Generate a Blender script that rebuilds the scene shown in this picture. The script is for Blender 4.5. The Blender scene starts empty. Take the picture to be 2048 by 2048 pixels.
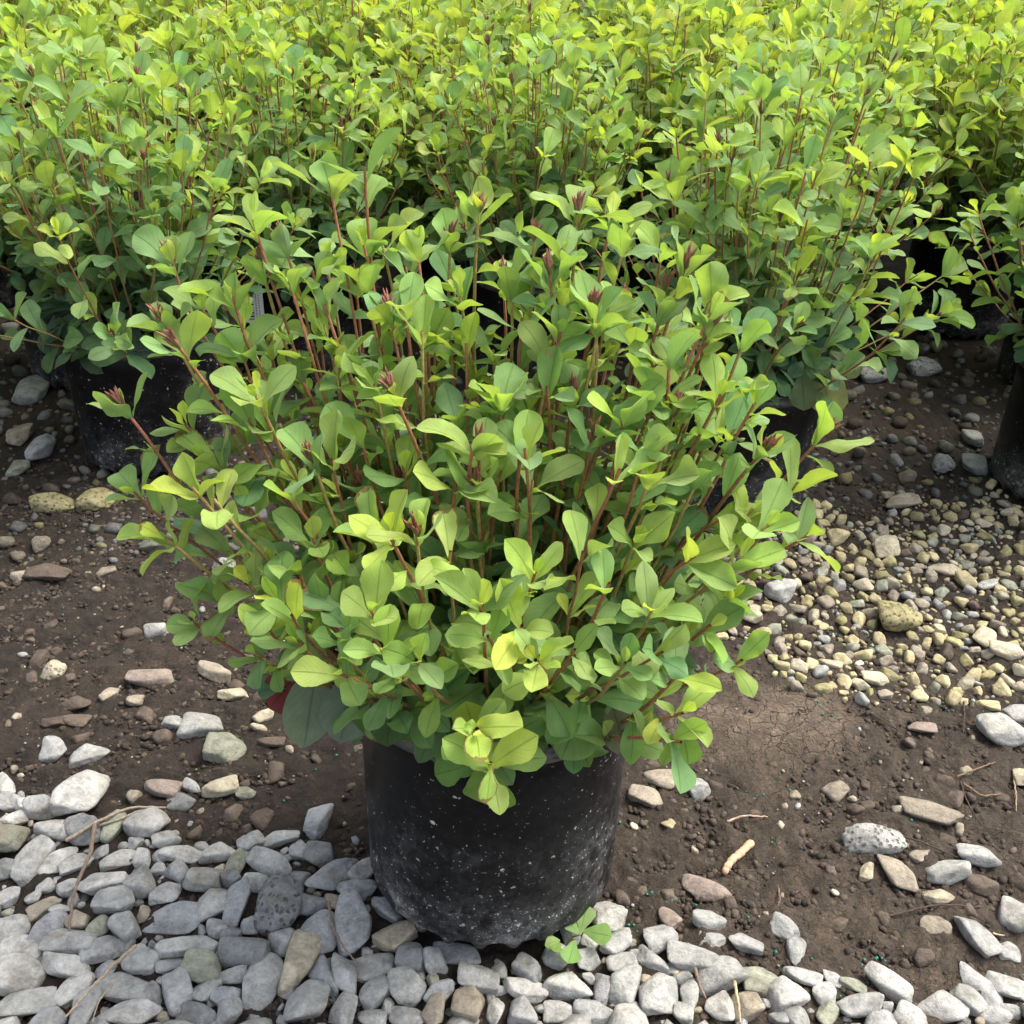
import bpy, math, random
import numpy as np
from mathutils import Matrix, Vector

# ------------------------------------------------------------------ camera, light, exposure
SC = bpy.context.scene
COL = SC.collection
R = math.radians
CAM_H, PITCH, ROLL, FPX = 0.975, R(31.5), R(1.6), 2054.0

cam_data = bpy.data.cameras.new('camera')
cam = bpy.data.objects.new('camera', cam_data); COL.objects.link(cam)
cam_data.sensor_width = 36.0
cam_data.lens = 36.0 * FPX / 2048.0
cam_data.clip_start = 0.02; cam_data.clip_end = 500
cam.matrix_world = Matrix.Translation((0, 0, CAM_H)) @ Matrix.Rotation(math.pi/2 - PITCH, 4, 'X') @ Matrix.Rotation(ROLL, 4, 'Z')
SC.camera = cam
CM = np.array(cam.matrix_world.to_3x3())

SUN_EL, SUN_AZ = R(60), R(70)      # azimuth measured from +Y towards +X (beyond the plants, to the right)
w = bpy.data.worlds.new('World'); SC.world = w; w.use_nodes = True
nt = w.node_tree; bg = nt.nodes['Background']
sky = nt.nodes.new('ShaderNodeTexSky'); sky.sky_type = 'NISHITA'; sky.sun_disc = False
sky.sun_elevation = SUN_EL; sky.sun_rotation = SUN_AZ; sky.dust_density = 4.0; sky.air_density = 0.8
hsv = nt.nodes.new('ShaderNodeHueSaturation'); hsv.inputs['Saturation'].default_value = 0.40     # thin white cloud over the blue
nt.links.new(sky.outputs[0], hsv.inputs['Color']); nt.links.new(hsv.outputs[0], bg.inputs[0]); bg.inputs[1].default_value = 0.15
sd = bpy.data.lights.new('sun', 'SUN'); sd.energy = 1.5; sd.angle = R(30.0); sd.color = (1.0, 0.90, 0.70)
sun = bpy.data.objects.new('sun', sd); COL.objects.link(sun)
sdir = Vector((math.sin(SUN_AZ)*math.cos(SUN_EL), math.cos(SUN_AZ)*math.cos(SUN_EL), math.sin(SUN_EL)))
sun.rotation_euler = sdir.to_track_quat('Z', 'Y').to_euler()
SC.view_settings.view_transform = 'Standard'; SC.view_settings.look = 'None'
SC.view_settings.exposure = 1.50; SC.view_settings.gamma = 1
SC.cycles.max_bounces = 8; SC.cycles.transmission_bounces = 6; SC.cycles.diffuse_bounces = 5

rng = np.random.default_rng(11)

# ------------------------------------------------------------------ helpers
def ray(px, py):
    d = CM @ np.array([(px-1024)/FPX, -(py-1024)/FPX, -1.0])
    return d
def at_z(px, py, z=0.0):
    d = ray(px, py); t = (z-CAM_H)/d[2]
    return np.array([0, 0, CAM_H]) + d*t
def at_y(px, py, y):
    d = ray(px, py); t = y/d[1]
    return np.array([0, 0, CAM_H]) + d*t
def depth_at(p):
    return float(-(CM.T @ (np.asarray(p) - np.array([0, 0, CAM_H])))[2])
def nrm(v):
    return v/np.maximum(np.linalg.norm(v, axis=-1, keepdims=True), 1e-9)

def tag(o, label=None, cat=None, group=None, kind=None):
    if label: o['label'] = label
    if cat: o['category'] = cat
    if group: o['group'] = group
    if kind: o['kind'] = kind
    return o
def link(name, me, parent=None):
    o = bpy.data.objects.new(name, me); COL.objects.link(o)
    if parent is not None: o.parent = parent
    return o
def empty(name, loc=(0, 0, 0)):
    o = bpy.data.objects.new(name, None); COL.objects.link(o)
    o.location = loc; o.empty_display_size = 0.05
    return o

def mesh_np(name, verts, faces, mat, uv=None, col=None, smooth=True):
    """faces: (n,k) int array or list of such arrays"""
    if not isinstance(faces, list): faces = [faces]
    verts = np.asarray(verts, np.float32).reshape(-1, 3)
    me = bpy.data.meshes.new(name)
    me.vertices.add(len(verts)); me.vertices.foreach_set('co', verts.ravel())
    loops = np.concatenate([f.ravel() for f in faces]).astype(np.int32)
    tot = np.concatenate([np.full(len(f), f.shape[1]) for f in faces]).astype(np.int32)
    st = np.concatenate([[0], np.cumsum(tot)[:-1]]).astype(np.int32)
    me.loops.add(len(loops)); me.loops.foreach_set('vertex_index', loops)
    me.polygons.add(len(tot)); me.polygons.foreach_set('loop_start', st); me.polygons.foreach_set('loop_total', tot)
    me.update(calc_edges=True)
    if smooth: me.polygons.foreach_set('use_smooth', np.ones(len(tot), bool))
    if uv is not None:
        a = me.attributes.new('leaf_uv', 'FLOAT_VECTOR', 'POINT')
        a.data.foreach_set('vector', np.asarray(uv, np.float32).ravel())
    if col is not None:
        a = me.attributes.new('tint', 'FLOAT_COLOR', 'POINT')
        c = np.ones((len(verts), 4), np.float32); c[:, :3] = col
        a.data.foreach_set('color', c.ravel())
    if mat: me.materials.append(mat)
    me.validate(clean_customdata=False)
    return me

# ------------------------------------------------------------------ lattice noise
def _hash(ix, iy, iz, s):
    h = (ix.astype(np.int64)*374761393 + iy.astype(np.int64)*668265263 + iz.astype(np.int64)*2147483647 + s*974711) & 0xffffffff
    h = ((h ^ (h >> 13))*1274126177) & 0xffffffff
    return ((h ^ (h >> 16)) & 0xffffff)/float(0xffffff)
def vnoise(x, y, z=0.0, s=0):
    x, y = np.asarray(x, float), np.asarray(y, float); z = np.zeros_like(x)+z
    ix, iy, iz = np.floor(x), np.floor(y), np.floor(z)
    fx, fy, fz = x-ix, y-iy, z-iz
    fx, fy, fz = [f*f*(3-2*f) for f in (fx, fy, fz)]
    out = 0
    for a in (0, 1):
        for b in (0, 1):
            for c in (0, 1):
                out = out + _hash(ix+a, iy+b, iz+c, s)*(fx if a else 1-fx)*(fy if b else 1-fy)*(fz if c else 1-fz)
    return out*2-1
def fbm(x, y, z=0.0, o=4, s=0):
    t, a = 0, 1.0
    for k in range(o):
        t = t + a*vnoise(x*2**k, y*2**k, np.asarray(z)*2**k, s+k); a *= 0.5
    return t
def ground_z(x, y):
    return 0.008*fbm(x*3.1, y*3.1, 0, 3, 5) + 0.0035*fbm(x*17, y*17, 0, 3, 9)

# ------------------------------------------------------------------ materials
def new_mat(name):
    m = bpy.data.materials.new(name); m.use_nodes = True
    n = m.node_tree; p = n.nodes['Principled BSDF']
    return m, n, p, n.nodes['Material Output']
def N(n, typ, **kw):
    x = n.nodes.new(typ)
    for k, v in kw.items():
        if k.startswith('i_'):
            key = k[2:]; key = int(key) if key.isdigit() else key.replace('_', ' ')
            x.inputs[key].default_value = v
        else: setattr(x, k, v)
    return x
def ramp(n, src, stops):
    r = n.nodes.new('ShaderNodeValToRGB'); n.links.new(src, r.inputs[0])
    e = r.color_ramp.elements
    while len(e) > 1: e.remove(e[-1])
    e[0].position = stops[0][0]; e[0].color = stops[0][1]
    for p, c in stops[1:]:
        k = e.new(p); k.color = c
    return r.outputs[0]
def mixc(n, f, a, b, mode='MIX'):
    x = n.nodes.new('ShaderNodeMix'); x.data_type = 'RGBA'; x.blend_type = mode
    for sock, v in ((x.inputs[0], f), (x.inputs[6], a), (x.inputs[7], b)):
        if hasattr(v, 'links'): n.links.new(v, sock)
        else: sock.default_value = v if not isinstance(v, tuple) else (v+(1,) if len(v) == 3 else v)
    return x.outputs[2]
def math_n(n, op, a, b=None, c=None):
    x = n.nodes.new('ShaderNodeMath'); x.operation = op
    for i, v in enumerate((a, b, c)):
        if v is None: continue
        if hasattr(v, 'links'): n.links.new(v, x.inputs[i])
        else: x.inputs[i].default_value = v
    return x.outputs[0]
def g(v): return (v, v, v, 1)
def bump(n, p, src, strength, dist):
    b = n.nodes.new('ShaderNodeBump'); b.inputs['Strength'].default_value = strength; b.inputs['Distance'].default_value = dist
    n.links.new(src, b.inputs['Height'])
    n.links.new(b.outputs[0], p.inputs['Normal']); return b

def leaf_material(name, back_mul=1.0):
    m, n, p, out = new_mat(name)
    uvn = N(n, 'ShaderNodeAttribute', attribute_name='leaf_uv')
    sep = n.nodes.new('ShaderNodeSeparateXYZ'); n.links.new(uvn.outputs['Vector'], sep.inputs[0])
    u, v, idv = sep.outputs
    av = math_n(n, 'ABSOLUTE', v)
    tint = N(n, 'ShaderNodeAttribute', attribute_name='tint').outputs['Color']
    tc = n.nodes.new('ShaderNodeTexCoord')
    no = N(n, 'ShaderNodeTexNoise', i_Scale=55.0, i_Detail=3.0); n.links.new(tc.outputs['Object'], no.inputs['Vector'])
    c1 = mixc(n, 1.0, tint, ramp(n, no.outputs[0], [(0.3, g(0.86)), (0.7, g(1.16))]), 'MULTIPLY')
    rib = ramp(n, av, [(0.0, g(1)), (0.04, g(0.7)), (0.085, g(0))])
    s1 = math_n(n, 'MULTIPLY_ADD', u, 9.0, math_n(n, 'MULTIPLY', av, -3.2))
    side = ramp(n, math_n(n, 'PINGPONG', s1, 0.5), [(0.0, g(1)), (0.07, g(0.3)), (0.16, g(0))])
    vein = math_n(n, 'MAXIMUM', rib, math_n(n, 'MULTIPLY', side, 0.36))
    c2 = mixc(n, math_n(n, 'MULTIPLY', vein, 0.75), c1, mixc(n, 1.0, c1, (0.52, 0.62, 0.50), 'MULTIPLY'))
    bsp = N(n, 'ShaderNodeTexNoise', i_Scale=180.0, i_Detail=4.0); n.links.new(tc.outputs['Object'], bsp.inputs['Vector'])
    old_ = math_n(n, 'GREATER_THAN', idv, 0.95)
    edge_ = math_n(n, 'ADD', math_n(n, 'POWER', math_n(n, 'MAXIMUM', av, u), 5.0), math_n(n, 'MULTIPLY', bsp.outputs[0], 0.9))
    c2 = mixc(n, math_n(n, 'MULTIPLY', old_, ramp(n, edge_, [(0.98, g(0)), (1.25, g(0.8))])), c2, (0.17, 0.085, 0.04))
    c2 = mixc(n, ramp(n, bsp.outputs[0], [(0.70, g(0)), (0.74, g(0.55))]), c2, mixc(n, 0.5, c2, (0.30, 0.28, 0.16)))
    geo = n.nodes.new('ShaderNodeNewGeometry')
    c3 = mixc(n, math_n(n, 'MULTIPLY', geo.outputs['Backfacing'], 0.35), c2, mixc(n, 0.5, c2, (0.26, 0.34, 0.17)))
    n.links.new(c3, p.inputs['Base Color'])
    p.inputs['Roughness'].default_value = 0.66; p.inputs['Specular IOR Level'].default_value = 0.22
    p.inputs['Sheen Weight'].default_value = 0.12; p.inputs['Sheen Roughness'].default_value = 0.5
    bump(n, p, math_n(n, 'SUBTRACT', math_n(n, 'MULTIPLY', no.outputs[0], 0.4), vein), 0.40, 0.0010)
    tr = n.nodes.new('ShaderNodeBsdfTranslucent')
    n.links.new(mixc(n, 1.0, c3, (1.50, 1.45, 0.50), 'MULTIPLY'), tr.inputs[0])
    mx = n.nodes.new('ShaderNodeMixShader'); mx.inputs[0].default_value = 0.42
    n.links.new(p.outputs[0], mx.inputs[1]); n.links.new(tr.outputs[0], mx.inputs[2])
    n.links.new(mx.outputs[0], out.inputs[0])
    return m
def tint_material(name, rough=0.7, amt=0.25, scale=120.0, bump_s=0.4, bump_d=0.0006):
    m, n, p, out = new_mat(name)
    tint = N(n, 'ShaderNodeAttribute', attribute_name='tint').outputs['Color']
    tc = n.nodes.new('ShaderNodeTexCoord')
    no = N(n, 'ShaderNodeTexNoise', i_Scale=scale, i_Detail=4.0); n.links.new(tc.outputs['Object'], no.inputs['Vector'])
    n.links.new(mixc(n, 1.0, tint, ramp(n, no.outputs[0], [(0.3, g(1-amt)), (0.7, g(1+amt))]), 'MULTIPLY'), p.inputs['Base Color'])
    p.inputs['Roughness'].default_value = rough
    bump(n, p, no.outputs[0], bump_s, bump_d)
    return m
def stone_material(name, use_obj, porous=False):
    m, n, p, out = new_mat(name)
    tc = n.nodes.new('ShaderNodeTexCoord'); geo = n.nodes.new('ShaderNodeNewGeometry')
    if use_obj:
        oi = n.nodes.new('ShaderNodeObjectInfo'); base = oi.outputs['Color']
    else:
        base = N(n, 'ShaderNodeAttribute', attribute_name='tint').outputs['Color']
    pos = geo.outputs['Position']
    n1 = N(n, 'ShaderNodeTexNoise', i_Scale=38.0, i_Detail=5.0, i_Roughness=0.62, i_Distortion=0.6); n.links.new(pos, n1.inputs['Vector'])
    n2 = N(n, 'ShaderNodeTexNoise', i_Scale=260.0, i_Detail=4.0, i_Roughness=0.7); n.links.new(pos, n2.inputs['Vector'])
    n3 = N(n, 'ShaderNodeTexNoise', i_Scale=17.0, i_Detail=6.0, i_Roughness=0.7); n.links.new(pos, n3.inputs['Vector'])
    vo = N(n, 'ShaderNodeTexVoronoi', i_Scale=330.0); n.links.new(pos, vo.inputs['Vector'])
    c = mixc(n, 1.0, base, ramp(n, n1.outputs[0], [(0.28, g(0.56)), (0.5, g(1.0)), (0.72, g(1.28))]), 'MULTIPLY')
    c = mixc(n, 1.0, c, ramp(n, n2.outputs[0], [(0.3, g(0.80)), (0.7, g(1.15))]), 'MULTIPLY')
    stain = ramp(n, n3.outputs[0], [(0.55, g(0)), (0.66, g(0.75))])
    c = mixc(n, stain, c, mixc(n, 0.6, c, (0.14, 0.115, 0.075)))
    pit = ramp(n, vo.outputs[0], [(0.05, g(0.45)), (0.13, g(0))])
    c = mixc(n, math_n(n, 'MULTIPLY', pit, ramp(n, n1.outputs[0], [(0.5, g(0)), (0.6, g(1))])), c, (0.06, 0.055, 0.05))
    n.links.new(c, p.inputs['Base Color'])
    p.inputs['Roughness'].default_value = 0.78; p.inputs['Specular IOR Level'].default_value = 0.35
    n4 = N(n, 'ShaderNodeTexNoise', i_Scale=105.0, i_Detail=7.0, i_Roughness=0.72, i_Distortion=0.3); n.links.new(pos, n4.inputs['Vector'])
    c = mixc(n, 1.0, c, ramp(n, n4.outputs[0], [(0.30, g(0.70)), (0.5, g(1.0)), (0.70, g(1.18))]), 'MULTIPLY')
    n.links.new(c, p.inputs['Base Color'])
    h = math_n(n, 'ADD', math_n(n, 'ADD', n1.outputs[0], math_n(n, 'MULTIPLY', n4.outputs[0], 0.8)), math_n(n, 'MULTIPLY', n2.outputs[0], 0.35))
    h = math_n(n, 'SUBTRACT', h, math_n(n, 'MULTIPLY', pit, 0.5))
    if porous:
        wob = n.nodes.new('ShaderNodeVectorMath'); wob.operation = 'MULTIPLY_ADD'
        n.links.new(n2.outputs['Color'], wob.inputs[0]); wob.inputs[1].default_value = (0.006, 0.006, 0.006); n.links.new(pos, wob.inputs[2])
        v4 = N(n, 'ShaderNodeTexVoronoi', i_Scale=135.0); n.links.new(wob.outputs[0], v4.inputs['Vector'])
        hole = ramp(n, v4.outputs[0], [(0.16, g(1)), (0.34, g(0))])
        c = mixc(n, math_n(n, 'MULTIPLY', hole, ramp(n, n1.outputs[0], [(0.40, g(0.1)), (0.6, g(0.75))])), c, (0.035, 0.030, 0.024))
        n.links.new(c, p.inputs['Base Color'])
        h = math_n(n, 'SUBTRACT', h, math_n(n, 'MULTIPLY', hole, 1.1))
    bump(n, p, h, 1.0, 0.0034)
    return m

MAT = {}
MAT['leaf'] = leaf_material('leaf_green')
MAT['stem'] = tint_material('stem_bark', 0.6, 0.3, 300.0)
MAT['bud'] = tint_material('bud_scales', 0.6, 0.2, 300.0)
MAT['stone'] = stone_material('limestone', True)
MAT['porous'] = stone_material('pitted_limestone', True, True)
MAT['gravel'] = stone_material('gravel_stone', False)
MAT['clod'] = tint_material('soil_crumb', 0.95, 0.4, 500.0, 0.6, 0.001)
MAT['twig'] = tint_material('dry_twig', 0.8, 0.3, 250.0, 0.6, 0.0008)
MAT['prill'] = tint_material('green_prill', 0.35, 0.15, 200.0, 0.1, 0.0003)

def ground_material():
    m, n, p, out = new_mat('mud')
    geo = n.nodes.new('ShaderNodeNewGeometry'); pos = geo.outputs['Position']
    a = N(n, 'ShaderNodeTexNoise', i_Scale=3.2, i_Detail=6.0, i_Roughness=0.6); n.links.new(pos, a.inputs['Vector'])
    b = N(n, 'ShaderNodeTexNoise', i_Scale=34.0, i_Detail=7.0, i_Roughness=0.7); n.links.new(pos, b.inputs['Vector'])
    c_ = N(n, 'ShaderNodeTexNoise', i_Scale=240.0, i_Detail=5.0, i_Roughness=0.75); n.links.new(pos, c_.inputs['Vector'])
    dry = N(n, 'ShaderNodeAttribute', attribute_name='tint').outputs['Color']
    base = mixc(n, ramp(n, a.outputs[0], [(0.35, g(0)), (0.65, g(1))]), (0.020, 0.0145, 0.011), (0.043, 0.032, 0.025))
    base = mixc(n, dry, base, (0.130, 0.100, 0.075))
    base = mixc(n, 1.0, base, ramp(n, b.outputs[0], [(0.3, g(0.45)), (0.5, g(1)), (0.7, g(1.6))]), 'MULTIPLY')
    base = mixc(n, 1.0, base, ramp(n, c_.outputs[0], [(0.32, g(0.55)), (0.68, g(1.4))]), 'MULTIPLY')
    sp = N(n, 'ShaderNodeTexVoronoi', i_Scale=150.0); n.links.new(pos, sp.inputs['Vector'])
    spk = math_n(n, 'MULTIPLY', ramp(n, sp.outputs[0], [(0.10, g(1)), (0.16, g(0))]), ramp(n, b.outputs[0], [(0.52, g(0)), (0.60, g(1))]))
    base = mixc(n, math_n(n, 'MULTIPLY', spk, 0.6), base, (0.30, 0.25, 0.18))
    # dried-mud cracks
    dist = N(n, 'ShaderNodeTexNoise', i_Scale=30.0, i_Detail=3.0); n.links.new(pos, dist.inputs['Vector'])
    wv = n.nodes.new('ShaderNodeVectorMath'); wv.operation = 'MULTIPLY_ADD'
    n.links.new(dist.outputs['Color'], wv.inputs[0]); wv.inputs[1].default_value = (0.06, 0.06, 0); n.links.new(pos, wv.inputs[2])
    cr = N(n, 'ShaderNodeTexVoronoi', feature='DISTANCE_TO_EDGE', i_Scale=48.0); n.links.new(wv.outputs[0], cr.inputs['Vector'])
    crack = math_n(n, 'MULTIPLY', math_n(n, 'MULTIPLY', ramp(n, cr.outputs[0], [(0.0, g(0.8)), (0.035, g(0))]), dry), ramp(n, b.outputs[0], [(0.42, g(0)), (0.55, g(1))]))
    base = mixc(n, crack, base, (0.03, 0.022, 0.016))
    n.links.new(base, p.inputs['Base Color'])
    n.links.new(ramp(n, b.outputs[0], [(0.35, g(0.55)), (0.6, g(0.92))]), p.inputs['Roughness'])
    p.inputs['Specular IOR Level'].default_value = 0.3
    h = math_n(n, 'ADD', b.outputs[0], math_n(n, 'MULTIPLY', c_.outputs[0], 0.5))
    h = math_n(n, 'SUBTRACT', h, math_n(n, 'MULTIPLY', crack, 0.8))
    bump(n, p, h, 1.0, 0.010)
    return m
MAT['ground'] = ground_material()

def pot_material():
    m, n, p, out = new_mat('black_plastic')
    tc = n.nodes.new('ShaderNodeTexCoord'); o = tc.outputs['Object']
    oi = n.nodes.new('ShaderNodeObjectInfo')
    ov = n.nodes.new('ShaderNodeVectorMath'); ov.operation = 'ADD'
    n.links.new(o, ov.inputs[0])
    rr = n.nodes.new('ShaderNodeCombineXYZ'); n.links.new(math_n(n, 'MULTIPLY', oi.outputs['Random'], 7.0), rr.inputs[0]); n.links.new(rr.outputs[0], ov.inputs[1])
    dn = N(n, 'ShaderNodeTexNoise', i_Scale=110.0, i_Detail=4.0); n.links.new(o, dn.inputs['Vector'])
    dm = n.nodes.new('ShaderNodeVectorMath'); dm.operation = 'MULTIPLY_ADD'
    n.links.new(dn.outputs['Color'], dm.inputs[0]); dm.inputs[1].default_value = (0.020, 0.020, 0.010); n.links.new(ov.outputs[0], dm.inputs[2])
    q = dm.outputs[0]
    sep = n.nodes.new('ShaderNodeSeparateXYZ'); n.links.new(o, sep.inputs[0])
    X, Y, Z = sep.outputs
    low = ramp(n, Z, [(0.0, g(1)), (0.04, g(0.9)), (0.08, g(0.42)), (0.15, g(0.11)), (0.23, g(0.03)), (0.26, g(0.0))])
    n1 = N(n, 'ShaderNodeTexNoise', i_Scale=14.0, i_Detail=7.0, i_Roughness=0.7); n.links.new(q, n1.inputs['Vector'])
    n2 = N(n, 'ShaderNodeTexNoise', i_Scale=95.0, i_Detail=5.0, i_Roughness=0.65); n.links.new(q, n2.inputs['Vector'])
    v1 = N(n, 'ShaderNodeTexVoronoi', i_Scale=210.0); n.links.new(q, v1.inputs['Vector'])
    v2 = N(n, 'ShaderNodeTexVoronoi', i_Scale=75.0, i_Randomness=1.0); n.links.new(q, v2.inputs['Vector'])
    v3 = N(n, 'ShaderNodeTexVoronoi', i_Scale=420.0); n.links.new(q, v3.inputs['Vector'])
    side = math_n(n, 'MULTIPLY', ramp(n, X, [(0.09, g(0)), (0.14, g(1))]), 0.30)
    dirt = math_n(n, 'ADD', low, side)
    th = math_n(n, 'MULTIPLY', dirt, ramp(n, n1.outputs[0], [(0.36, g(0.12)), (0.50, g(0.8)), (0.66, g(2.0))]))
    def spots(v, rad, lo, hi):
        cs = n.nodes.new('ShaderNodeSeparateColor'); n.links.new(v.outputs['Color'], cs.inputs[0])
        sel = math_n(n, 'LESS_THAN', cs.outputs[0], math_n(n, 'MULTIPLY_ADD', th, hi, lo))
        r_ = math_n(n, 'MULTIPLY', cs.outputs[1], rad)
        return math_n(n, 'MULTIPLY', sel, math_n(n, 'LESS_THAN', v.outputs['Distance'], r_))
    s = math_n(n, 'MAXIMUM', spots(v1, 0.42, 0.02, 0.40), math_n(n, 'MAXIMUM', spots(v2, 0.26, 0.03, 0.22), spots(v3, 0.42, 0.02, 0.55)))
    s = math_n(n, 'MULTIPLY', s, ramp(n, n2.outputs[0], [(0.42, g(0.03)), (0.62, g(0.95))]))
    film = math_n(n, 'MULTIPLY', ramp(n, n2.outputs[0], [(0.35, g(0.1)), (0.68, g(0.9))]), math_n(n, 'MULTIPLY', th, 0.44))
    big = math_n(n, 'MULTIPLY', ramp(n, n1.outputs[0], [(0.58, g(0)), (0.66, g(1))]), math_n(n, 'MULTIPLY', low, 0.22))
    c = mixc(n, math_n(n, 'ADD', film, big), (0.004, 0.004, 0.0045), (0.25, 0.25, 0.255))
    c = mixc(n, s, c, (0.46, 0.45, 0.42))
    n.links.new(c, p.inputs['Base Color'])
    n.links.new(ramp(n, math_n(n, 'ADD', film, s), [(0.0, g(0.33)), (0.3, g(0.85))]), p.inputs['Roughness'])
    p.inputs['Specular IOR Level'].default_value = 0.14
    bump(n, p, math_n(n, 'ADD', n2.outputs[0], s), 0.25, 0.0012)
    return m
MAT['pot'] = pot_material()
def simple(name, c, rough=0.6):
    m, n, p, out = new_mat(name); p.inputs['Base Color'].default_value = c+(1,); p.inputs['Roughness'].default_value = rough
    return m
def rim_material():
    m, n, p, out = new_mat('rim_plastic')
    geo = n.nodes.new('ShaderNodeNewGeometry')
    no = N(n, 'ShaderNodeTexNoise', i_Scale=60.0, i_Detail=6.0, i_Roughness=0.7); n.links.new(geo.outputs['Position'], no.inputs['Vector'])
    n.links.new(ramp(n, no.outputs[0], [(0.42, (0.014, 0.014, 0.016, 1)), (0.70, (0.10, 0.098, 0.095, 1))]), p.inputs['Base Color'])
    n.links.new(ramp(n, no.outputs[0], [(0.4, g(0.28)), (0.7, g(0.6))]), p.inputs['Roughness'])
    return m
MAT['rim'] = rim_material()
MAT['tag_white'] = simple('tag_plastic', (0.62, 0.62, 0.62), 0.45)
MAT['tag_ink'] = simple('tag_ink', (0.015, 0.015, 0.018), 0.5)

# ------------------------------------------------------------------ leaves, stems, buds
def leaf_mesh_arrays(P, D, NRM, L, Wd, bend, cup, wave, tintc, nu=12, nv=7, seed=0):
    """arrays of leaves -> verts, quads, uv, col.  P base, D direction, NRM upper-side normal"""
    r = np.random.default_rng(seed)
    n = len(P)
    D = nrm(D); NRM = nrm(NRM - (NRM*D).sum(1, keepdims=True)*D); S = np.cross(D, NRM)
    u = np.sin(np.pi/2*np.linspace(0, 1, nu))**1.08
    v = np.linspace(-1, 1, nv)
    prof = (0.06 + 0.94*np.clip(u, 0, 1)**1.25)*np.power(np.clip(1-u**4.2, 0, 1), 0.62)
    prof = prof/prof.max(); prof[-1] = 0.03
    peak = r.uniform(0.75, 1.35, n)[:, None]
    pr = (0.07+0.93*u[None, :]**(1.45*peak))*np.power(np.clip(1-u[None, :]**(2.6*peak), 0, 1), 0.90)
    pr = pr/pr.max(1, keepdims=True); pr[:, -1] = 0.04; pr[:, 0] = 0.07
    U = u[None, :, None]; V = v[None, None, :]
    ph = r.uniform(0, 6.28, n)[:, None, None]; ph2 = r.uniform(0, 6.28, n)[:, None, None]
    jag = 1 + (0.026*np.sin(U*r.uniform(30, 44, n)[:, None, None]+ph) + 0.03*np.sin(U*13+ph2))*(U > 0.2)
    half = (Wd*0.5)[:, None, None]*pr[:, :, None]*jag
    Ln = L[:, None, None]
    # arc-length bend
    ang = bend[:, None, None]*U**1.3
    du = np.diff(np.concatenate([[0], u]))[None, :, None]
    xs = np.cumsum(np.cos(ang)*du, 1)*Ln; zs = -np.cumsum(np.sin(ang)*du, 1)*Ln
    asym = 1 + 0.10*np.sin(ph2)*V
    ys = V*half*asym*(1-0.10*cup[:, None, None]**2)
    zc = cup[:, None, None]*np.abs(V)**1.35*half*0.55
    wv = wave[:, None, None]*Ln*V**2*(np.sin(U*5.2+ph+V*0.8)*0.6 + np.sin(U*9.5+ph2-V*1.7)*0.4)*np.sin(np.pi*np.clip(U, 0, 1))**0.5
    tw = (r.uniform(-0.8, 0.8, n)[:, None, None])*U
    yy = ys*np.cos(tw) - (zc+wv)*np.sin(tw); zz = ys*np.sin(tw) + (zc+wv)*np.cos(tw) + zs
    ca, sa = np.cos(ang), np.sin(ang)
    xx = xs + (zz-zs)*sa; zz = zs + (zz-zs)*ca
    co = P[:, None, None, :] + xx[..., None]*D[:, None, None, :] + yy[..., None]*S[:, None, None, :] + zz[..., None]*NRM[:, None, None, :]
    i = np.arange(nu-1)[:, None]; j = np.arange(nv-1)[None, :]
    q = np.stack([i*nv+j, i*nv+j+1, (i+1)*nv+j+1, (i+1)*nv+j], -1).reshape(-1, 4)
    Q = (q[None]+np.arange(n)[:, None, None]*nu*nv).reshape(-1, 4)
    uv = np.zeros((n, nu, nv, 3)); uv[..., 0] = U; uv[..., 1] = V; uv[..., 2] = r.random(n)[:, None, None]
    col = np.repeat(tintc[:, None, :], nu*nv, 1)
    return co.reshape(-1, 3), Q, uv.reshape(-1, 3), col.reshape(-1, 3)

def tube_arrays(path, rad, ns=6):
    path = np.asarray(path, float); k = len(path); rad = np.broadcast_to(rad, (k,))
    t = nrm(np.gradient(path, axis=0))
    ref = np.array([0.3, 0.9, 0.2]) if abs(t[0][2]) > 0.8 else np.array([0, 0, 1.0])
    a = nrm(np.cross(t, ref)); b = np.cross(t, a)
    th = np.linspace(0, 2*np.pi, ns, endpoint=False)
    ring = np.cos(th)[None, :, None]*a[:, None, :] + np.sin(th)[None, :, None]*b[:, None, :]
    co = path[:, None, :] + ring*rad[:, None, None]
    i = np.arange(k-1)[:, None]; j = np.arange(ns)[None, :]
    q = np.stack([i*ns+j, i*ns+(j+1) % ns, (i+1)*ns+(j+1) % ns, (i+1)*ns+j], -1).reshape(-1, 4)
    co = co.reshape(-1, 3)
    caps = np.array([[ (k-1)*ns + x for x in range(ns)]])
    return co, q, caps, np.repeat(path*0+1, ns, 0)

def merge(parts):
    """parts: list of (verts, quads, uv, col)"""
    off, V, Q, UV, C = 0, [], [], [], []
    for v, q, uv, c in parts:
        V.append(v); Q.append(q+off); UV.append(uv); C.append(c); off += len(v)
    return np.concatenate(V), np.concatenate(Q), np.concatenate(UV), np.concatenate(C)

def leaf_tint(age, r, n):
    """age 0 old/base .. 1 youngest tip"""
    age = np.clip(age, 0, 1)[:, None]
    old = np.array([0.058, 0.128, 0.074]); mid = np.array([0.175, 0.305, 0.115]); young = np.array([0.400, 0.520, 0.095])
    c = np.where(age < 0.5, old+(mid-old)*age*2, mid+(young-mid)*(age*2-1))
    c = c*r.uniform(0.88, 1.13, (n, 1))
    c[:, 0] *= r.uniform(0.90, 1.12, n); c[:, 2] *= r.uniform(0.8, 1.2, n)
    return c

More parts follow.
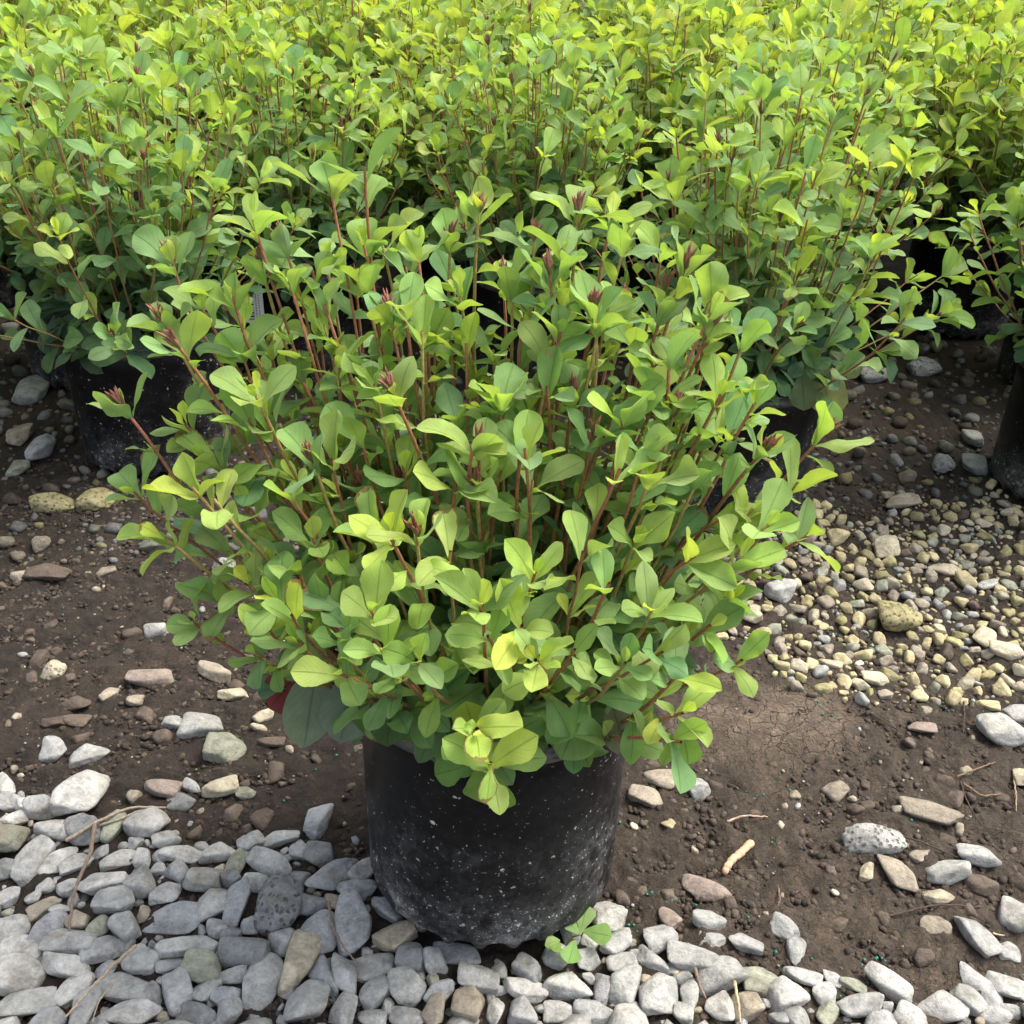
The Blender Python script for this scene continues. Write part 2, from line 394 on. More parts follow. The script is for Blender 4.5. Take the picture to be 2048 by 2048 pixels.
def stem_shape(base, tip, r, lean=None, n=14):
    base, tip = np.asarray(base, float), np.asarray(tip, float)
    d = tip-base; L = np.linalg.norm(d)
    c = base + d*np.array([0.56, 0.56, 0.42]) + r.normal(0, 0.014, 3)
    t = np.linspace(0, 1, n)[:, None]
    p = (1-t)**2*base + 2*t*(1-t)*c + t**2*tip
    wob = np.cumsum(r.normal(0, 0.0016, (n, 3)), 0); wob -= wob[0]; wob[:, 2] *= 0.3
    return p + wob*np.sin(np.pi*t)**0.5

def make_stem(base, tip, r, bright=0.0, bud=False, leafscale=1.0, hi=True, start=0.10, toward=None):
    """returns dict of arrays: stem tube, leaves, bud"""
    path = stem_shape(base, tip, r)
    seg = np.linalg.norm(np.diff(path, axis=0), axis=1); cum = np.concatenate([[0], np.cumsum(seg)]); L = cum[-1]
    def at(s):
        p = np.array([np.interp(s, cum, path[:, k]) for k in range(3)])
        q = np.array([np.interp(min(s+0.01, L), cum, path[:, k]) for k in range(3)]) - np.array([np.interp(max(s-0.01, 0), cum, path[:, k]) for k in range(3)])
        return p, q/np.linalg.norm(q)
    r0 = (0.0019 if hi else 0.0019)*r.uniform(0.85, 1.15)
    rad = np.interp(np.linspace(0, 1, len(path)), [0, 1], [r0*1.15, r0*0.72])
    tv, tq, cap, _ = tube_arrays(path, rad, 6 if hi else 4)
    ns = 6 if hi else 4
    frac = np.repeat(np.linspace(0, 1, len(path)), ns)[:, None]
    cA = np.array([0.23, 0.150, 0.075])*r.uniform(0.6, 1.1); cB = np.array([0.32, 0.120, 0.065])*r.uniform(0.8, 1.2)
    if r.random() < 0.35: cB = np.array([0.34, 0.24, 0.08])
    scol = cA + (cB-cA)*frac**1.5
    P, D, NR, Ls, Ws, B, Cu, Wa, A = ([] for _ in range(9))
    s = max(0.03, L*start) + r.uniform(0, 0.02); th = r.uniform(0, 6.28)
    def add(p, sd, th, phi, ln, wd, age, bend):
        ref = np.array([0, 0, 1.0]) if abs(sd[2]) < 0.9 else np.array([1.0, 0, 0])
        a = np.cross(sd, ref); a /= np.linalg.norm(a); b = np.cross(sd, a)
        rd = np.cos(th)*a + np.sin(th)*b
        d = sd*np.cos(phi) + rd*np.sin(phi)
        up = sd*0.8 + np.array([0, 0, 0.35])
        P.append(p + rd*0.001); D.append(d); NR.append(up - 0.35*rd); Ls.append(ln); Ws.append(wd*0.98); B.append(bend)
        Cu.append(r.uniform(-0.2, 1.15)); Wa.append(r.uniform(0.03, 0.16)); A.append(age)
    while s < L-0.012:
        p, sd = at(s); f = s/L
        ln = leafscale*(0.030 + 0.027*np.sin(np.pi*min(1, f*0.9+0.12)))*r.uniform(0.72, 1.25)
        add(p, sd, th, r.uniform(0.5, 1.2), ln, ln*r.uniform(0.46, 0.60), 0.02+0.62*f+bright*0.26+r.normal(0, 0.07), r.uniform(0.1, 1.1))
        if r.random() < 0.30:   # short axillary shoot
            for k in range(2):
                l2 = ln*r.uniform(0.35, 0.6)
                add(p, sd, th+r.normal(0, 0.7), r.uniform(0.2, 0.7), l2, l2*0.5, 0.45+0.5*f+bright*0.2, r.uniform(0, 0.6))
        th += 2.4 + r.normal(0, 0.3)
        s += r.uniform(0.029, 0.051)*(0.9 if f < 0.35 else 1.0)
    p, sd = at(L)
    nr = r.integers(2, 6)
    for k in range(nr):
        big = k < 3
        ln = leafscale*(r.uniform(0.036, 0.058) if big else r.uniform(0.016, 0.030))
        add(p - sd*(0.012 if big else 0.002), sd, th+k*2.2+r.normal(0, 0.25), r.uniform(0.3, 1.0) if big else r.uniform(0.15, 0.5), ln, ln*r.uniform(0.48, 0.64),
            (0.55 if big else 0.85)+0.28*bright+r.normal(0, 0.09), r.uniform(-0.1, 0.9) if big else r.uniform(0, 0.3))
    P, D, NR = map(np.array, (P, D, NR)); Ls, Ws, B, Cu, Wa, A = map(np.array, (Ls, Ws, B, Cu, Wa, A))
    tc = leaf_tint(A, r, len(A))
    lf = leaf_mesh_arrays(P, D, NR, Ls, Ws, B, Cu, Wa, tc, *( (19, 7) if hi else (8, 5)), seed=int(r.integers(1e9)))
    out = {'stem': (tv, tq, np.zeros_like(tv), scol), 'leaf': lf}
    if bud:
        parts = []
        m = 15 if hi else 8
        for k in range(m):
            th = k*2.4; ph = r.uniform(0.05, 0.55)
            ref = np.array([1.0, 0, 0]); a = np.cross(sd, ref); a /= np.linalg.norm(a); b = np.cross(sd, a)
            d = sd*np.cos(ph) + (np.cos(th)*a+np.sin(th)*b)*np.sin(ph)
            ln = r.uniform(0.010, 0.019)
            pp = p + sd*r.uniform(-0.004, 0.006)
            path2 = np.stack([pp, pp+d*ln*0.4, pp+d*ln*0.8, pp+d*ln])
            v, q, _, _ = tube_arrays(path2, np.array([0.0008, 0.0017, 0.0010, 0.0002])*r.uniform(0.8, 1.2), 5 if hi else 3)
            nn = 5 if hi else 3
            c0 = np.array([0.12, 0.12, 0.04]); c1 = np.array([0.24, 0.075, 0.060])*r.uniform(0.6, 1.3)
            fr = np.repeat([0, .5, .9, 1], nn)[:, None]
            parts.append((v, q, np.zeros_like(v), c0+(c1-c0)*fr))
        out['bud'] = merge(parts)
    return out

def basal_leaves(r, center, rad, zlo, zhi, count, hi, drape=0):
    P, D, NR, Ls, Ws, B, Cu, Wa, A = ([] for _ in range(9))
    for k in range(count):
        th = r.uniform(0, 6.28)
        if hi and count > 200 and abs(th-4.712) < 0.75: th = r.uniform(0, 6.28)
        rr = rad*math.sqrt(r.random()); z = r.uniform(zlo, zhi)
        o = np.array([math.cos(th), math.sin(th), 0])
        p = center + o*rr + np.array([0, 0, z])
        d = o*r.uniform(0.4, 1.0) + np.array([r.normal(0, .35), r.normal(0, .35), r.uniform(-0.25, 0.8)])
        ln = r.uniform(0.026, 0.060)
        P.append(p); D.append(d); NR.append(np.array([0, 0, 1.0])+o*0.3+r.normal(0, .25, 3)); Ls.append(ln); Ws.append(ln*r.uniform(0.5, 0.68)); B.append(r.uniform(0, 1.3))
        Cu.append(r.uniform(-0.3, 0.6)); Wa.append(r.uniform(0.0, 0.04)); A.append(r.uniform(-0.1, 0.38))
    P, D, NR = map(np.array, (P, D, NR)); Ls, Ws, B, Cu, Wa, A = map(np.array, (Ls, Ws, B, Cu, Wa, A))
    return leaf_mesh_arrays(P, D, NR, Ls, Ws, B, Cu, Wa, leaf_tint(A, r, len(A)), *((19, 7) if hi else (8, 5)), seed=int(r.integers(1e9)))

# ------------------------------------------------------------------ pot
POT_H, POT_R, POT_B = 0.2660, 0.1475, 0.1400
TILT = R(8)       # the front pot leans slightly back on the gravel
def lathe(profile, ns, closed=False):
    pr = np.asarray(profile, float); k = len(pr)
    th = np.linspace(0, 2*np.pi, ns, endpoint=False)
    co = np.stack([pr[:, 0, None]*np.cos(th), pr[:, 0, None]*np.sin(th), np.repeat(pr[:, 1, None], ns, 1)], -1)
    i = np.arange(k-1)[:, None]; j = np.arange(ns)[None, :]
    q = np.stack([i*ns+j, i*ns+(j+1) % ns, (i+1)*ns+(j+1) % ns, (i+1)*ns+j], -1).reshape(-1, 4)
    return co, q
def pot_meshes():
    ns = 144
    H, Rr, Rb = POT_H, POT_R, POT_B
    prof = [(0.0, 0.012), (Rb-0.030, 0.012), (Rb-0.022, 0.002), (Rb-0.014, 0.0), (Rb-0.006, 0.006), (Rb-0.001, 0.018)]
    for t in np.linspace(0, 1, 10)[1:]:
        prof.append((Rb-0.001+(Rr-0.0035-Rb)*t, 0.018+(H-0.022-0.018)*t))
    prof += [(Rr-0.0060, H-0.020), (Rr-0.0065, H-0.06), (Rb-0.006, 0.02), (0.0, 0.018)]
    co, q = lathe(prof, ns)
    th = np.arange(ns)/ns*2*np.pi
    # scalloped drainage notches round the foot, and a slightly out-of-round wall
    notch = np.clip(np.sin(th*24)*2.2, -1, 1)
    for k in (2, 3, 4, 5):
        amt = {2: 0.004, 3: 0.006, 4: 0.004, 5: 0.0012}[k]
        rr = np.hypot(co[k, :, 0], co[k, :, 1])
        s = (rr - amt*(notch*0.5+0.5))/rr
        co[k, :, 0] *= s; co[k, :, 1] *= s
        co[k, :, 2] += 0.009*(notch*0.5+0.5)*(k in (2, 3, 4))
    for k in range(len(prof)):
        f = 1 + 0.006*np.sin(th*2+0.7)*prof[k][1]/H + 0.002*np.sin(th*5+prof[k][1]*20)
        co[k, :, 0] *= f; co[k, :, 1] *= f
    body = mesh_np('pot', co.reshape(-1, 3), q, MAT['pot'])
    z = H
    rp = [(Rr-0.0058, z-0.0225), (Rr-0.0010, z-0.0215), (Rr+0.0022, z-0.0190), (Rr+0.0030, z-0.0120), (Rr+0.0012, z-0.0105), (Rr+0.0016, z-0.0040), (Rr+0.0034, z-0.0022), (Rr+0.0034, z-0.0006),
          (Rr+0.0020, z), (Rr-0.0020, z), (Rr-0.0042, z-0.002), (Rr-0.0060, z-0.02), (Rr-0.0058, z-0.0225)]
    co, q = lathe(rp, ns)
    for k in range(len(rp)):
        f = 1 + 0.006*np.sin(th*2+0.7) + 0.002*np.sin(th*5+rp[k][1]*20)
        co[k, :, 0] *= f; co[k, :, 1] *= f
    rim = mesh_np('rim', co.reshape(-1, 3), q, MAT['rim'])
    # potting mix surface
    sp = [(0.0, H-0.03)] + [(x, H-0.03) for x in np.linspace(0.01, Rr-0.0085, 16)]
    co, q = lathe(sp, 96)
    co[..., 2] += 0.006*fbm(co[..., 0]*60, co[..., 1]*60, 0, 3, 3) - 0.004
    soil = mesh_np('potting_soil', co.reshape(-1, 3), q, MAT['clod'], col=np.tile([0.022, 0.016, 0.011], (co.shape[0]*co.shape[1], 1)))
    return body, rim, soil
POT_ME, RIM_ME, SOIL_ME = pot_meshes()
def add_pot(root):
    b = link('pot', POT_ME, root); link('rim', RIM_ME, b); link('potting_soil', SOIL_ME, root)
    return b

# ------------------------------------------------------------------ ground
def graded(lo, hi, core_lo, core_hi, step, far_lo, far_hi):
    core = np.arange(core_lo, core_hi+1e-6, step)
    def tail(a, b, k):
        return a + (b-a)*(np.linspace(0, 1, k)[1:]**2.6)
    return np.concatenate([tail(core_lo, far_lo, 26)[::-1], core, tail(core_hi, far_hi, 34)])
gx = graded(0, 0, -1.0, 1.05, 0.0030, -150, 150)
gy = graded(0, 0, 0.42, 1.75, 0.0032, -60, 300)
GX, GY = np.meshgrid(gx, gy)
fine = np.exp(-np.maximum(0, np.abs(GX)-1.2)*3)*np.exp(-np.maximum(0, GY-2.2)*3)
GZ = ground_z(GX, GY)
GZ = GZ + fine*(-0.0045*np.clip(vnoise(GX*62, GY*62, 0, 91)-0.25, 0, 1) + 0.0035*(1-np.abs(vnoise(GX*38, GY*38, 0, 93)))**3 + 0.0042*fbm(GX*48, GY*55, 0, 4, 21) + 0.0022*np.abs(vnoise(GX*95, GY*95, 0, 31)) + 0.0030*np.maximum(0, vnoise(GX*170, GY*170, 0, 33)-0.1)*np.clip(fbm(GX*9, GY*9, 0, 2, 35)+0.6, 0, 1))
dp = at_z(1500, 1440, 0)
dpat = np.clip(1.35 - np.hypot((GX-dp[0])/0.15, (GY-dp[1])/0.085) + 0.35*fbm(GX*12, GY*12, 0, 3, 41), 0, 1)
dry2 = np.clip((GX-0.02)*1.6, 0, 0.42)*np.clip(1.6-GY, 0, 1)
drym = np.clip(dpat + dry2, 0, 1)
GZ = np.where(dpat > 0, GZ*(1-dpat*0.75)+0.004*dpat, GZ)
ny, nx = GX.shape
ii = np.arange(ny-1)[:, None]; jj = np.arange(nx-1)[None, :]
gq = np.stack([ii*nx+jj, ii*nx+jj+1, (ii+1)*nx+jj+1, (ii+1)*nx+jj], -1).reshape(-1, 4)
gme = mesh_np('ground', np.stack([GX, GY, GZ], -1).reshape(-1, 3), gq, MAT['ground'], col=np.repeat(drym.reshape(-1, 1), 3, 1))
tag(link('ground', gme), 'dark brown damp mud under the gravel and the pots', None, None, 'structure')

# ------------------------------------------------------------------ stones
def ico(sub):
    import bmesh
    bm = bmesh.new(); bmesh.ops.create_icosphere(bm, subdivisions=sub, radius=1.0)
    v = np.array([x.co[:] for x in bm.verts]); f = np.array([[y.index for y in x.verts] for x in bm.faces]); bm.free()
    return nrm(v), f
ICO = {k: ico(k) for k in (1, 2, 3, 4)}
def stone_shape(r, sub, planes=None, p=None):
    v, f = ICO[sub]
    k = planes or int(r.integers(8, 14)); p = p or r.uniform(11, 24)
    nn = nrm(r.normal(0, 1, (k, 3))); h = r.uniform(0.70, 1.0, k)
    nn = np.concatenate([nn, [[1, 0, 0], [-1, 0, 0], [0, 1, 0], [0, -1, 0], [0, 0, 1], [0, 0, -1]]]); h = np.concatenate([h, np.full(6, 1.05)])
    q = np.maximum(0, v@nn.T)/h
    rad = (q**p).sum(1)**(-1/p)
    co = v*rad[:, None]
    s = r.uniform(0, 50)
    co = co*(1 + 0.045*fbm(v[:, 0]*1.7+s, v[:, 1]*1.7, v[:, 2]*1.7, 3, 3) + 0.020*fbm(v[:, 0]*4.5+s, v[:, 1]*4.5, v[:, 2]*4.5, 4, 7))[:, None]
    lo, hi = co.min(0), co.max(0)
    return (co-(lo+hi)/2)/(hi-lo), f
rs = np.random.default_rng(5)
SHAPES = []
for k in range(34):
    c, f = stone_shape(rs, 4 if k < 34 else 3)
    SHAPES.append(mesh_np('stone', c, f, MAT['stone']))
def porous_shape(r):
    v, f = ICO[4]
    c, _ = stone_shape(r, 4, p=6)
    nz = fbm(v[:, 0]*4+3, v[:, 1]*4, v[:, 2]*4, 2, int(r.integers(99)))
    c = c*(1+0.045*nz - 0.22*np.clip(vnoise(v[:, 0]*8, v[:, 1]*8, v[:, 2]*8, 77)-0.35, 0, 1))[:, None]
    return mesh_np('porous_stone', c, f, MAT['porous'])
POROUS = [porous_shape(rs) for k in range(4)]

COLR = {'w': (0.39, 0.385, 0.365), 'l': (0.32, 0.322, 0.31), 'g': (0.315, 0.317, 0.312), 'd': (0.20, 0.205, 0.205), 'b': (0.285, 0.292, 0.302), 'n': (0.30, 0.26, 0.205),
        'y': (0.43, 0.37, 0.22), 'v': (0.27, 0.28, 0.22), 'p': (0.28, 0.225, 0.195), 'm': (0.105, 0.080, 0.063), 'c': (0.42, 0.375, 0.28), 'u': (0.30, 0.27, 0.14)}
CNAME = {'w': 'white', 'l': 'pale grey', 'g': 'grey', 'd': 'dark grey', 'b': 'blue-grey', 'n': 'brownish', 'y': 'yellowish', 'v': 'greenish grey', 'p': 'pinkish', 'm': 'mud-coloured', 'c': 'cream', 'u': 'mossy yellow-green'}
GS, MS, YS, BS = 'stones of the grey gravel strip', 'stones lying on the brown mud', 'stones of the yellowish gravel', 'stones in the shade of the back pots'
placed = []      # (x, y, radius) of the stones already lying
def put_stone(px, py, wpx, hpx, colr, label, ang=0.0, group='stones of the grey gravel strip', shape=None, sink=0.30, r=rs):
    p = at_z(px, py, 0.006); dz = depth_at(p)
    W = wpx/FPX*dz; Hh = hpx/FPX*dz
    alpha = math.atan2(CAM_H, p[1])
    b = max(0.58*W, min(1.6*W, (Hh-0.20*W)/math.sin(alpha)*1.05))
    c = min(W, b)*r.uniform(0.58, 0.85)
    if shape == 'slab': c *= 0.6
    c = max(c, 0.012, 0.34*min(W, b))
    me = POROUS[int(r.integers(4))] if shape == 'porous' else SHAPES[int(r.integers(len(SHAPES)))]
    o = link('stone', me)
    if ang:      # the long axis turned in plan: W is the long side, b the short one
        W, b = max(W, b)*1.08, min(W, b)*0.85
    o.scale = (W*1.03, b*1.03, c)
    gz = float(ground_z(np.array(p[0]), np.array(p[1])))
    o.location = (p[0], p[1], gz + 0.001 + c*(0.5-sink))
    o.rotation_euler = (r.normal(0, 0.10), r.normal(0, 0.10), R(ang)+r.normal(0, 0.08))
    cc = np.array(COLR[colr])*r.uniform(0.9, 1.1)*(0.88 if group == MS else 1)
    o.color = (*cc, 1)
    tag(o, label, 'stone', group)
    placed.append((p[0], p[1], 0.5*math.sqrt(W*b)*0.92))
    return o

STONES = [
 (164,1599,92,92,'w','white knobbly four-lobed stone where the mud meets the gravel, behind the forked twig',0,GS,None),
 (453,1495,82,64,'v','rounded greenish grey striped stone on mud below the drooping grey leaves',0,MS,None),
 (405,1457,86,56,'l','angular pale grey stone touching the striped greenish stone',0,MS,None),
 (348,1447,46,30,'l','small pale stone just left of the angular pale grey stone on mud',0,MS,None),
 (176,1514,76,50,'l','three-cornered pale stone on mud directly above the white knobbly stone',30,MS,None),
 (109,1506,50,44,'g','squarish grey stone sunk in mud left of the three-cornered pale stone',0,MS,None),
 (440,1575,66,50,'c','beige rounded stone at the mud edge below the striped greenish stone',30,MS,None),
 (490,1583,42,22,'v','small flat greenish stone right of the beige rounded stone',0,MS,None),
 (323,1577,76,28,'p','long flat brownish stone on mud right of the white knobbly stone',0,MS,None),
 (360,1603,62,26,'d','thin dark grey stone just below the long flat brownish stone',0,MS,None),
 (381,1569,42,26,'g','small wedge-shaped grey stone between the flat brownish and the beige stone',-30,MS,None),
 (294,1654,84,64,'w','large rounded white stone right of the forked twig tip',0,GS,None),
 (109,1668,78,50,'l','rounded pale stone under the forked twig, below the white knobbly stone',0,GS,None),
 (87,1625,76,50,'g','grey domed stone left of the white knobbly stone',0,GS,None),
 (18,1610,46,40,'g','grey stone at the left picture edge where the gravel begins',30,GS,None),
 (20,1684,62,66,'v','greenish rounded stone at the left picture edge',0,GS,None),
 (66,1729,72,86,'l','pale wedge-shaped stone, broad end up, second from the left edge',80,GS,None),
 (118,1728,56,70,'w','white tapering stone left of the brown curved twig',60,GS,None),
 (154,1733,62,48,'w','white oval stone whose right end touches the brown curved twig',30,GS,None),
 (228,1663,46,56,'v','upright mud-streaked stone between the two twigs and the large rounded white stone',70,GS,None),
 (238,1720,68,50,'w','white heart-shaped stone right of the brown curved twig',20,GS,None),
 (285,1722,34,38,'g','small grey stone filling the gap right of the heart-shaped white stone',0,GS,None),
 (363,1707,78,42,'w','flat white stone in the second row below the mud edge',-8,GS,None),
 (437,1707,72,42,'w','flat white four-sided stone next right of the flat white stone',15,GS,None),
 (334,1683,52,38,'l','small pale stone wedged above the flat white stone',25,GS,None),
 (559,1678,74,42,'l','pale trapezoid stone lying alone on mud left of the upright grey stone',8,GS,None),
 (636,1638,52,74,'b','upright blue-grey stone standing on mud beside the front pot',80,GS,None),
 (543,1736,92,50,'g','broad grey stone with a ridge below the pale trapezoid stone',-15,GS,None),
 (600,1700,42,40,'g','small grey stone above the long slanted grey stone',0,GS,None),
 (640,1712,62,52,'d','dark grey stone directly below the upright blue-grey stone',0,GS,None),
 (664,1752,112,56,'b','long slanted blue-grey stone rising towards the front pot',38,GS,None),
 (728,1740,44,56,'l','pale grey stone pressed against the left side of the front pot',60,GS,None),
 (480,1724,46,66,'v','thin greenish stone leaning on edge in the gravel',65,GS,None),
 (408,1760,82,64,'l','blocky pale stone with a bright top left of the leaning thin stone',0,GS,None),
 (283,1773,68,64,'l','round pale button-like stone in the left gravel',0,GS,None),
 (207,1770,92,48,'w','long white stone with one chipped edge right of the brown curved twig',18,GS,None),
 (136,1782,46,36,'g','small grey stone just left of the brown curved twig',0,GS,None),
 (236,1813,78,64,'l','smooth pale egg-shaped stone below the long chipped white stone',0,GS,None),
 (331,1790,60,50,'g','grey stone between the button-like stone and the big smooth oval',0,GS,None),
 (350,1837,118,74,'b','biggest smooth blue-grey oval stone in the left gravel',0,GS,'slab'),
 (429,1813,66,64,'w','pale rounded stone right of the biggest smooth oval',0,GS,None),
 (474,1808,60,92,'b','blue-grey stone standing steeply left of the speckled three-cornered stone',75,GS,None),
 (514,1771,62,42,'l','pale low stone above the speckled three-cornered stone',0,GS,None),
 (559,1818,88,106,'d','dark speckled three-cornered stone, the roughest in the gravel',0,GS,'porous'),
 (598,1758,40,34,'d','small speckled stone left of the long slanted blue-grey stone',0,GS,None),
 (625,1811,62,44,'d','dark grey stone in between the speckled stone and the large veined slab',0,GS,None),
 (638,1869,84,96,'b','blue-grey slab left of the large veined slab, lower of the pair',0,GS,'slab'),
 (705,1850,90,116,'b','large veined blue-grey slab with a twig across its left side',85,GS,'slab'),
 (712,1779,78,34,'b','flat blue-grey stone left of the pot foot, above the veined slab',0,GS,None),
 (775,1812,74,44,'b','long grey stone half under the left foot of the front pot',-30,GS,None),
 (596,1930,78,112,'c','cream stone with a moss-green stain and a dark spot at its top',80,GS,None),
 (742,1933,90,70,'l','flat five-sided pale stone below the veined slab',12,GS,'slab'),
 (689,1950,56,86,'g','grey stone tucked under the left tip of the five-sided stone',-70,GS,None),
 (648,1957,54,84,'b','slim blue-grey stone right of the cream stained stone',-60,GS,None),
 (824,1917,62,62,'d','wet dark grey stone below the left foot of the pot',0,GS,None),
 (869,1930,50,50,'b','small dark bluish stone under the middle of the pot foot',0,GS,None),
 (912,1912,104,36,'b','long flat bluish stone sticking out under the pot foot',-14,GS,'slab'),
 (813,1978,76,68,'l','many-sided pale stone below the wet dark stone',0,GS,None),
 (750,1983,62,66,'g','grey stone with a bright ridge under the five-sided stone',40,GS,None),
 (957,1960,84,62,'g','rounded grey stone directly below the pot foot',0,GS,None),
 (938,2005,72,80,'n','tall brownish grey stone below the pot, pointed at its top',85,GS,None),
 (991,2025,40,52,'w','small bright white stone right of the tall brownish one',80,GS,None),
 (880,1992,44,56,'b','slender blue-grey stone left of the tall brownish one',60,GS,None),
 (488,1906,106,54,'d','broad dark grey stone below the speckled three-cornered stone',0,GS,None),
 (405,1940,80,66,'v','greenish grey dome-shaped stone in the lower left gravel',0,GS,None),
 (461,1954,62,46,'l','pale bean-shaped stone right of the greenish dome-shaped stone',10,GS,None),
 (410,1893,48,46,'l','small pale stone above the greenish dome-shaped stone',40,GS,None),
 (358,1893,100,50,'w','pale banana-shaped stone just below the biggest smooth oval',20,GS,None),
 (434,1858,46,36,'g','small round grey stone between the oval and the broad dark stone',0,GS,None),
 (463,1868,44,42,'d','small dark stone right of the small round grey stone',0,GS,None),
 (344,1930,62,40,'g','low grey stone left of the greenish dome-shaped stone',25,GS,None),
 (283,1920,76,66,'l','pale stone under the upper end of the pale twig',0,GS,None),
 (252,1861,62,58,'l','pale rounded stone left below the biggest smooth oval',-35,GS,None),
 (217,1901,94,56,'g','grey kidney-shaped stone that the pale twig starts from',28,GS,None),
 (254,1975,122,78,'l','large flat pale slab to the right of the pale twig',-8,GS,'slab'),
 (143,1888,108,42,'l','long low pale stone below the dark end of the brown curved twig',0,GS,None),
 (98,1866,60,74,'b','blue-grey upright stone left of the brown curved twig end',80,GS,None),
 (26,1858,72,66,'l','broad pale stone cut by the left picture edge',0,GS,'slab'),
 (40,1903,90,46,'w','white flat stone below the broad one at the left edge',0,GS,None),
 (132,1935,104,58,'w','white stone with a slanted top left of the pale twig',-20,GS,None),
 (42,1954,94,84,'w','large white stone at the lower left edge',0,GS,None),
 (151,1978,60,74,'w','white upright stone that the pale twig crosses',65,GS,None),
 (48,2012,112,56,'l','long pale stone in the bottom left corner',10,GS,'slab'),
 (170,2018,62,90,'g','grey tall stone at the bottom edge under the pale twig',80,GS,None),
 (262,2033,112,46,'w','white flat-topped stone at the bottom edge below the large flat slab',5,GS,None),
 (358,1991,66,78,'g','grey slanted stone right of the large flat slab',-60,GS,None),
 (411,1980,50,56,'l','small pale stone right of the slanted grey one',60,GS,None),
 (450,1996,58,44,'b','small blue-grey stone left of the tall pale pointed stone',0,GS,None),
 (517,1975,86,136,'l','tall pale pointed stone with a cream patch at its foot',82,GS,'slab'),
 (615,2015,88,96,'l','broad pale stone at the bottom edge below the cream stained stone',40,GS,None),
 (689,2025,62,70,'l','pale blocky stone at the bottom edge left of two small ones',80,GS,None),
 (742,2033,66,42,'l','low pale stone at the bottom edge under the ridge stone',0,GS,None),
 (816,2035,78,40,'l','low grey stone at the bottom edge under the many-sided stone',0,GS,None),
 (866,2028,54,56,'n','tan stone at the bottom edge left of the tall brownish one',80,GS,None),
 (398,2036,78,50,'d','dark rounded stone at the bottom edge right of the flat-topped white one',0,GS,None),
 (462,2030,56,56,'l','pale stone at the bottom edge left of the tall pointed stone',0,GS,None),
 (90,1820,62,44,'n','brownish grey stone in the left gravel below the wedge-shaped stone',30,GS,None),
 (16,1800,50,42,'g','grey stone at the left edge below the wedge-shaped stone',0,GS,None),
 (10,1745,44,44,'d','dark grey stone at the left edge beside the wedge-shaped stone',0,GS,None),
 (156,1846,46,40,'n','small tan stone right of the dark end of the brown curved twig',0,GS,None),
 (198,1862,44,48,'v','mossy stone between the tan stone and the kidney-shaped stone',0,GS,None),
 (2002,1471,90,62,'w','big white block alone on mud near the right edge',0,MS,None),
 (2036,1429,60,44,'w','white stone at the right edge behind the big white block',0,MS,None),
 (2045,1560,40,36,'c','cream stone at the right edge beside the upright dead stalk',0,MS,None),
 (1318,1556,62,46,'n','round brownish stone right of the pot wall, upper of a pair',0,MS,None),
 (1395,1575,54,44,'l','pale stone with a brown side right of the round brownish one',0,MS,None),
 (1292,1593,66,50,'n','rough brownish stone touching the pot shadow, lower of a pair',-20,MS,None),
 (1337,1645,30,22,'y','small yellow pebble beside a green granule right of the pot',0,MS,None),
 (1747,1689,112,58,'w','pitted white bone-like stone with the dark thin twig behind it',-5,MS,'porous'),
 (1893,1750,92,56,'w','rounded white stone, brightest on the right-hand mud',0,MS,None),
 (1954,1721,76,44,'l','pale lumpy stone upper right of the rounded white stone',-15,MS,None),
 (1859,1628,112,44,'n','long flat brown flake on the right-hand mud',-25,MS,'slab'),
 (1793,1752,58,76,'n','brown upright stone left of the rounded white stone',-60,MS,None),
 (1840,1715,50,36,'n','brown stone behind the upright brown one',30,MS,None),
 (1875,1797,62,34,'c','cream stone just below the rounded white stone',0,MS,None),
 (1960,1775,66,36,'m','mud-coated stone right of the rounded white stone',0,MS,None),
 (1732,1746,30,40,'c','small pale crumbly stone under the pitted bone-like one',70,MS,None),
 (1413,1779,92,32,'p','pinkish flat stone below the peach-coloured stick',-5,MS,None),
 (2031,1829,74,82,'w','large pale stone cut by the right edge',70,MS,None),
 (1949,1877,64,82,'l','grey tooth-shaped stone near the right edge',-65,MS,None),
 (2018,1903,56,44,'l','pale stone right of the tooth-shaped one',0,MS,None),
 (1867,1858,66,34,'n','low tan stone left of the tooth-shaped one',0,MS,None),
 (1416,1853,66,28,'l','low pale stone half sunk in mud below the pinkish flat one',0,MS,None),
 (1567,1866,56,50,'l','pale wedge on mud with its point to the right',-30,MS,None),
 (1490,1895,64,46,'g','grey arrow-shaped stone left of the pale wedge',-20,MS,None),
 (1424,1888,54,40,'l','squarish pale stone left of the arrow-shaped one',0,MS,None),
 (1588,1909,46,58,'l','pale upright stone directly below the pale wedge',70,MS,None),
 (1335,1838,50,44,'p','pinkish stone above the green granules right of the seedling',-50,MS,None),
 (1217,1845,74,76,'w','pale round stone touching the right foot of the pot',0,GS,None),
 (1231,1895,56,60,'l','pale stone below the round one at the pot foot',30,GS,None),
 (1241,1933,62,52,'l','pale rounded stone above the stone with a dark stain',20,GS,None),
 (1303,1930,74,46,'g','grey stone slanting down beside the green granules',-35,GS,None),
 (1133,1980,98,52,'w','white brick-shaped stone under the seedling',-3,GS,None),
 (1247,1980,70,88,'l','pale upright stone with a dark mud stain on its face',85,GS,None),
 (1315,1999,82,84,'l','big pale cube-like stone right of the mud-stained one',0,GS,None),
 (1384,1927,102,38,'l','long pale stone lying level behind the big cube-like stone',0,GS,None),
 (1440,1962,98,80,'l','big rounded stone with a pinkish upper left corner',0,GS,None),
 (1522,1975,78,58,'v','dark greenish stone right of the big pink-cornered one',0,GS,None),
 (1570,1999,78,74,'w','pale stone with square corners right of the dark greenish one',20,GS,None),
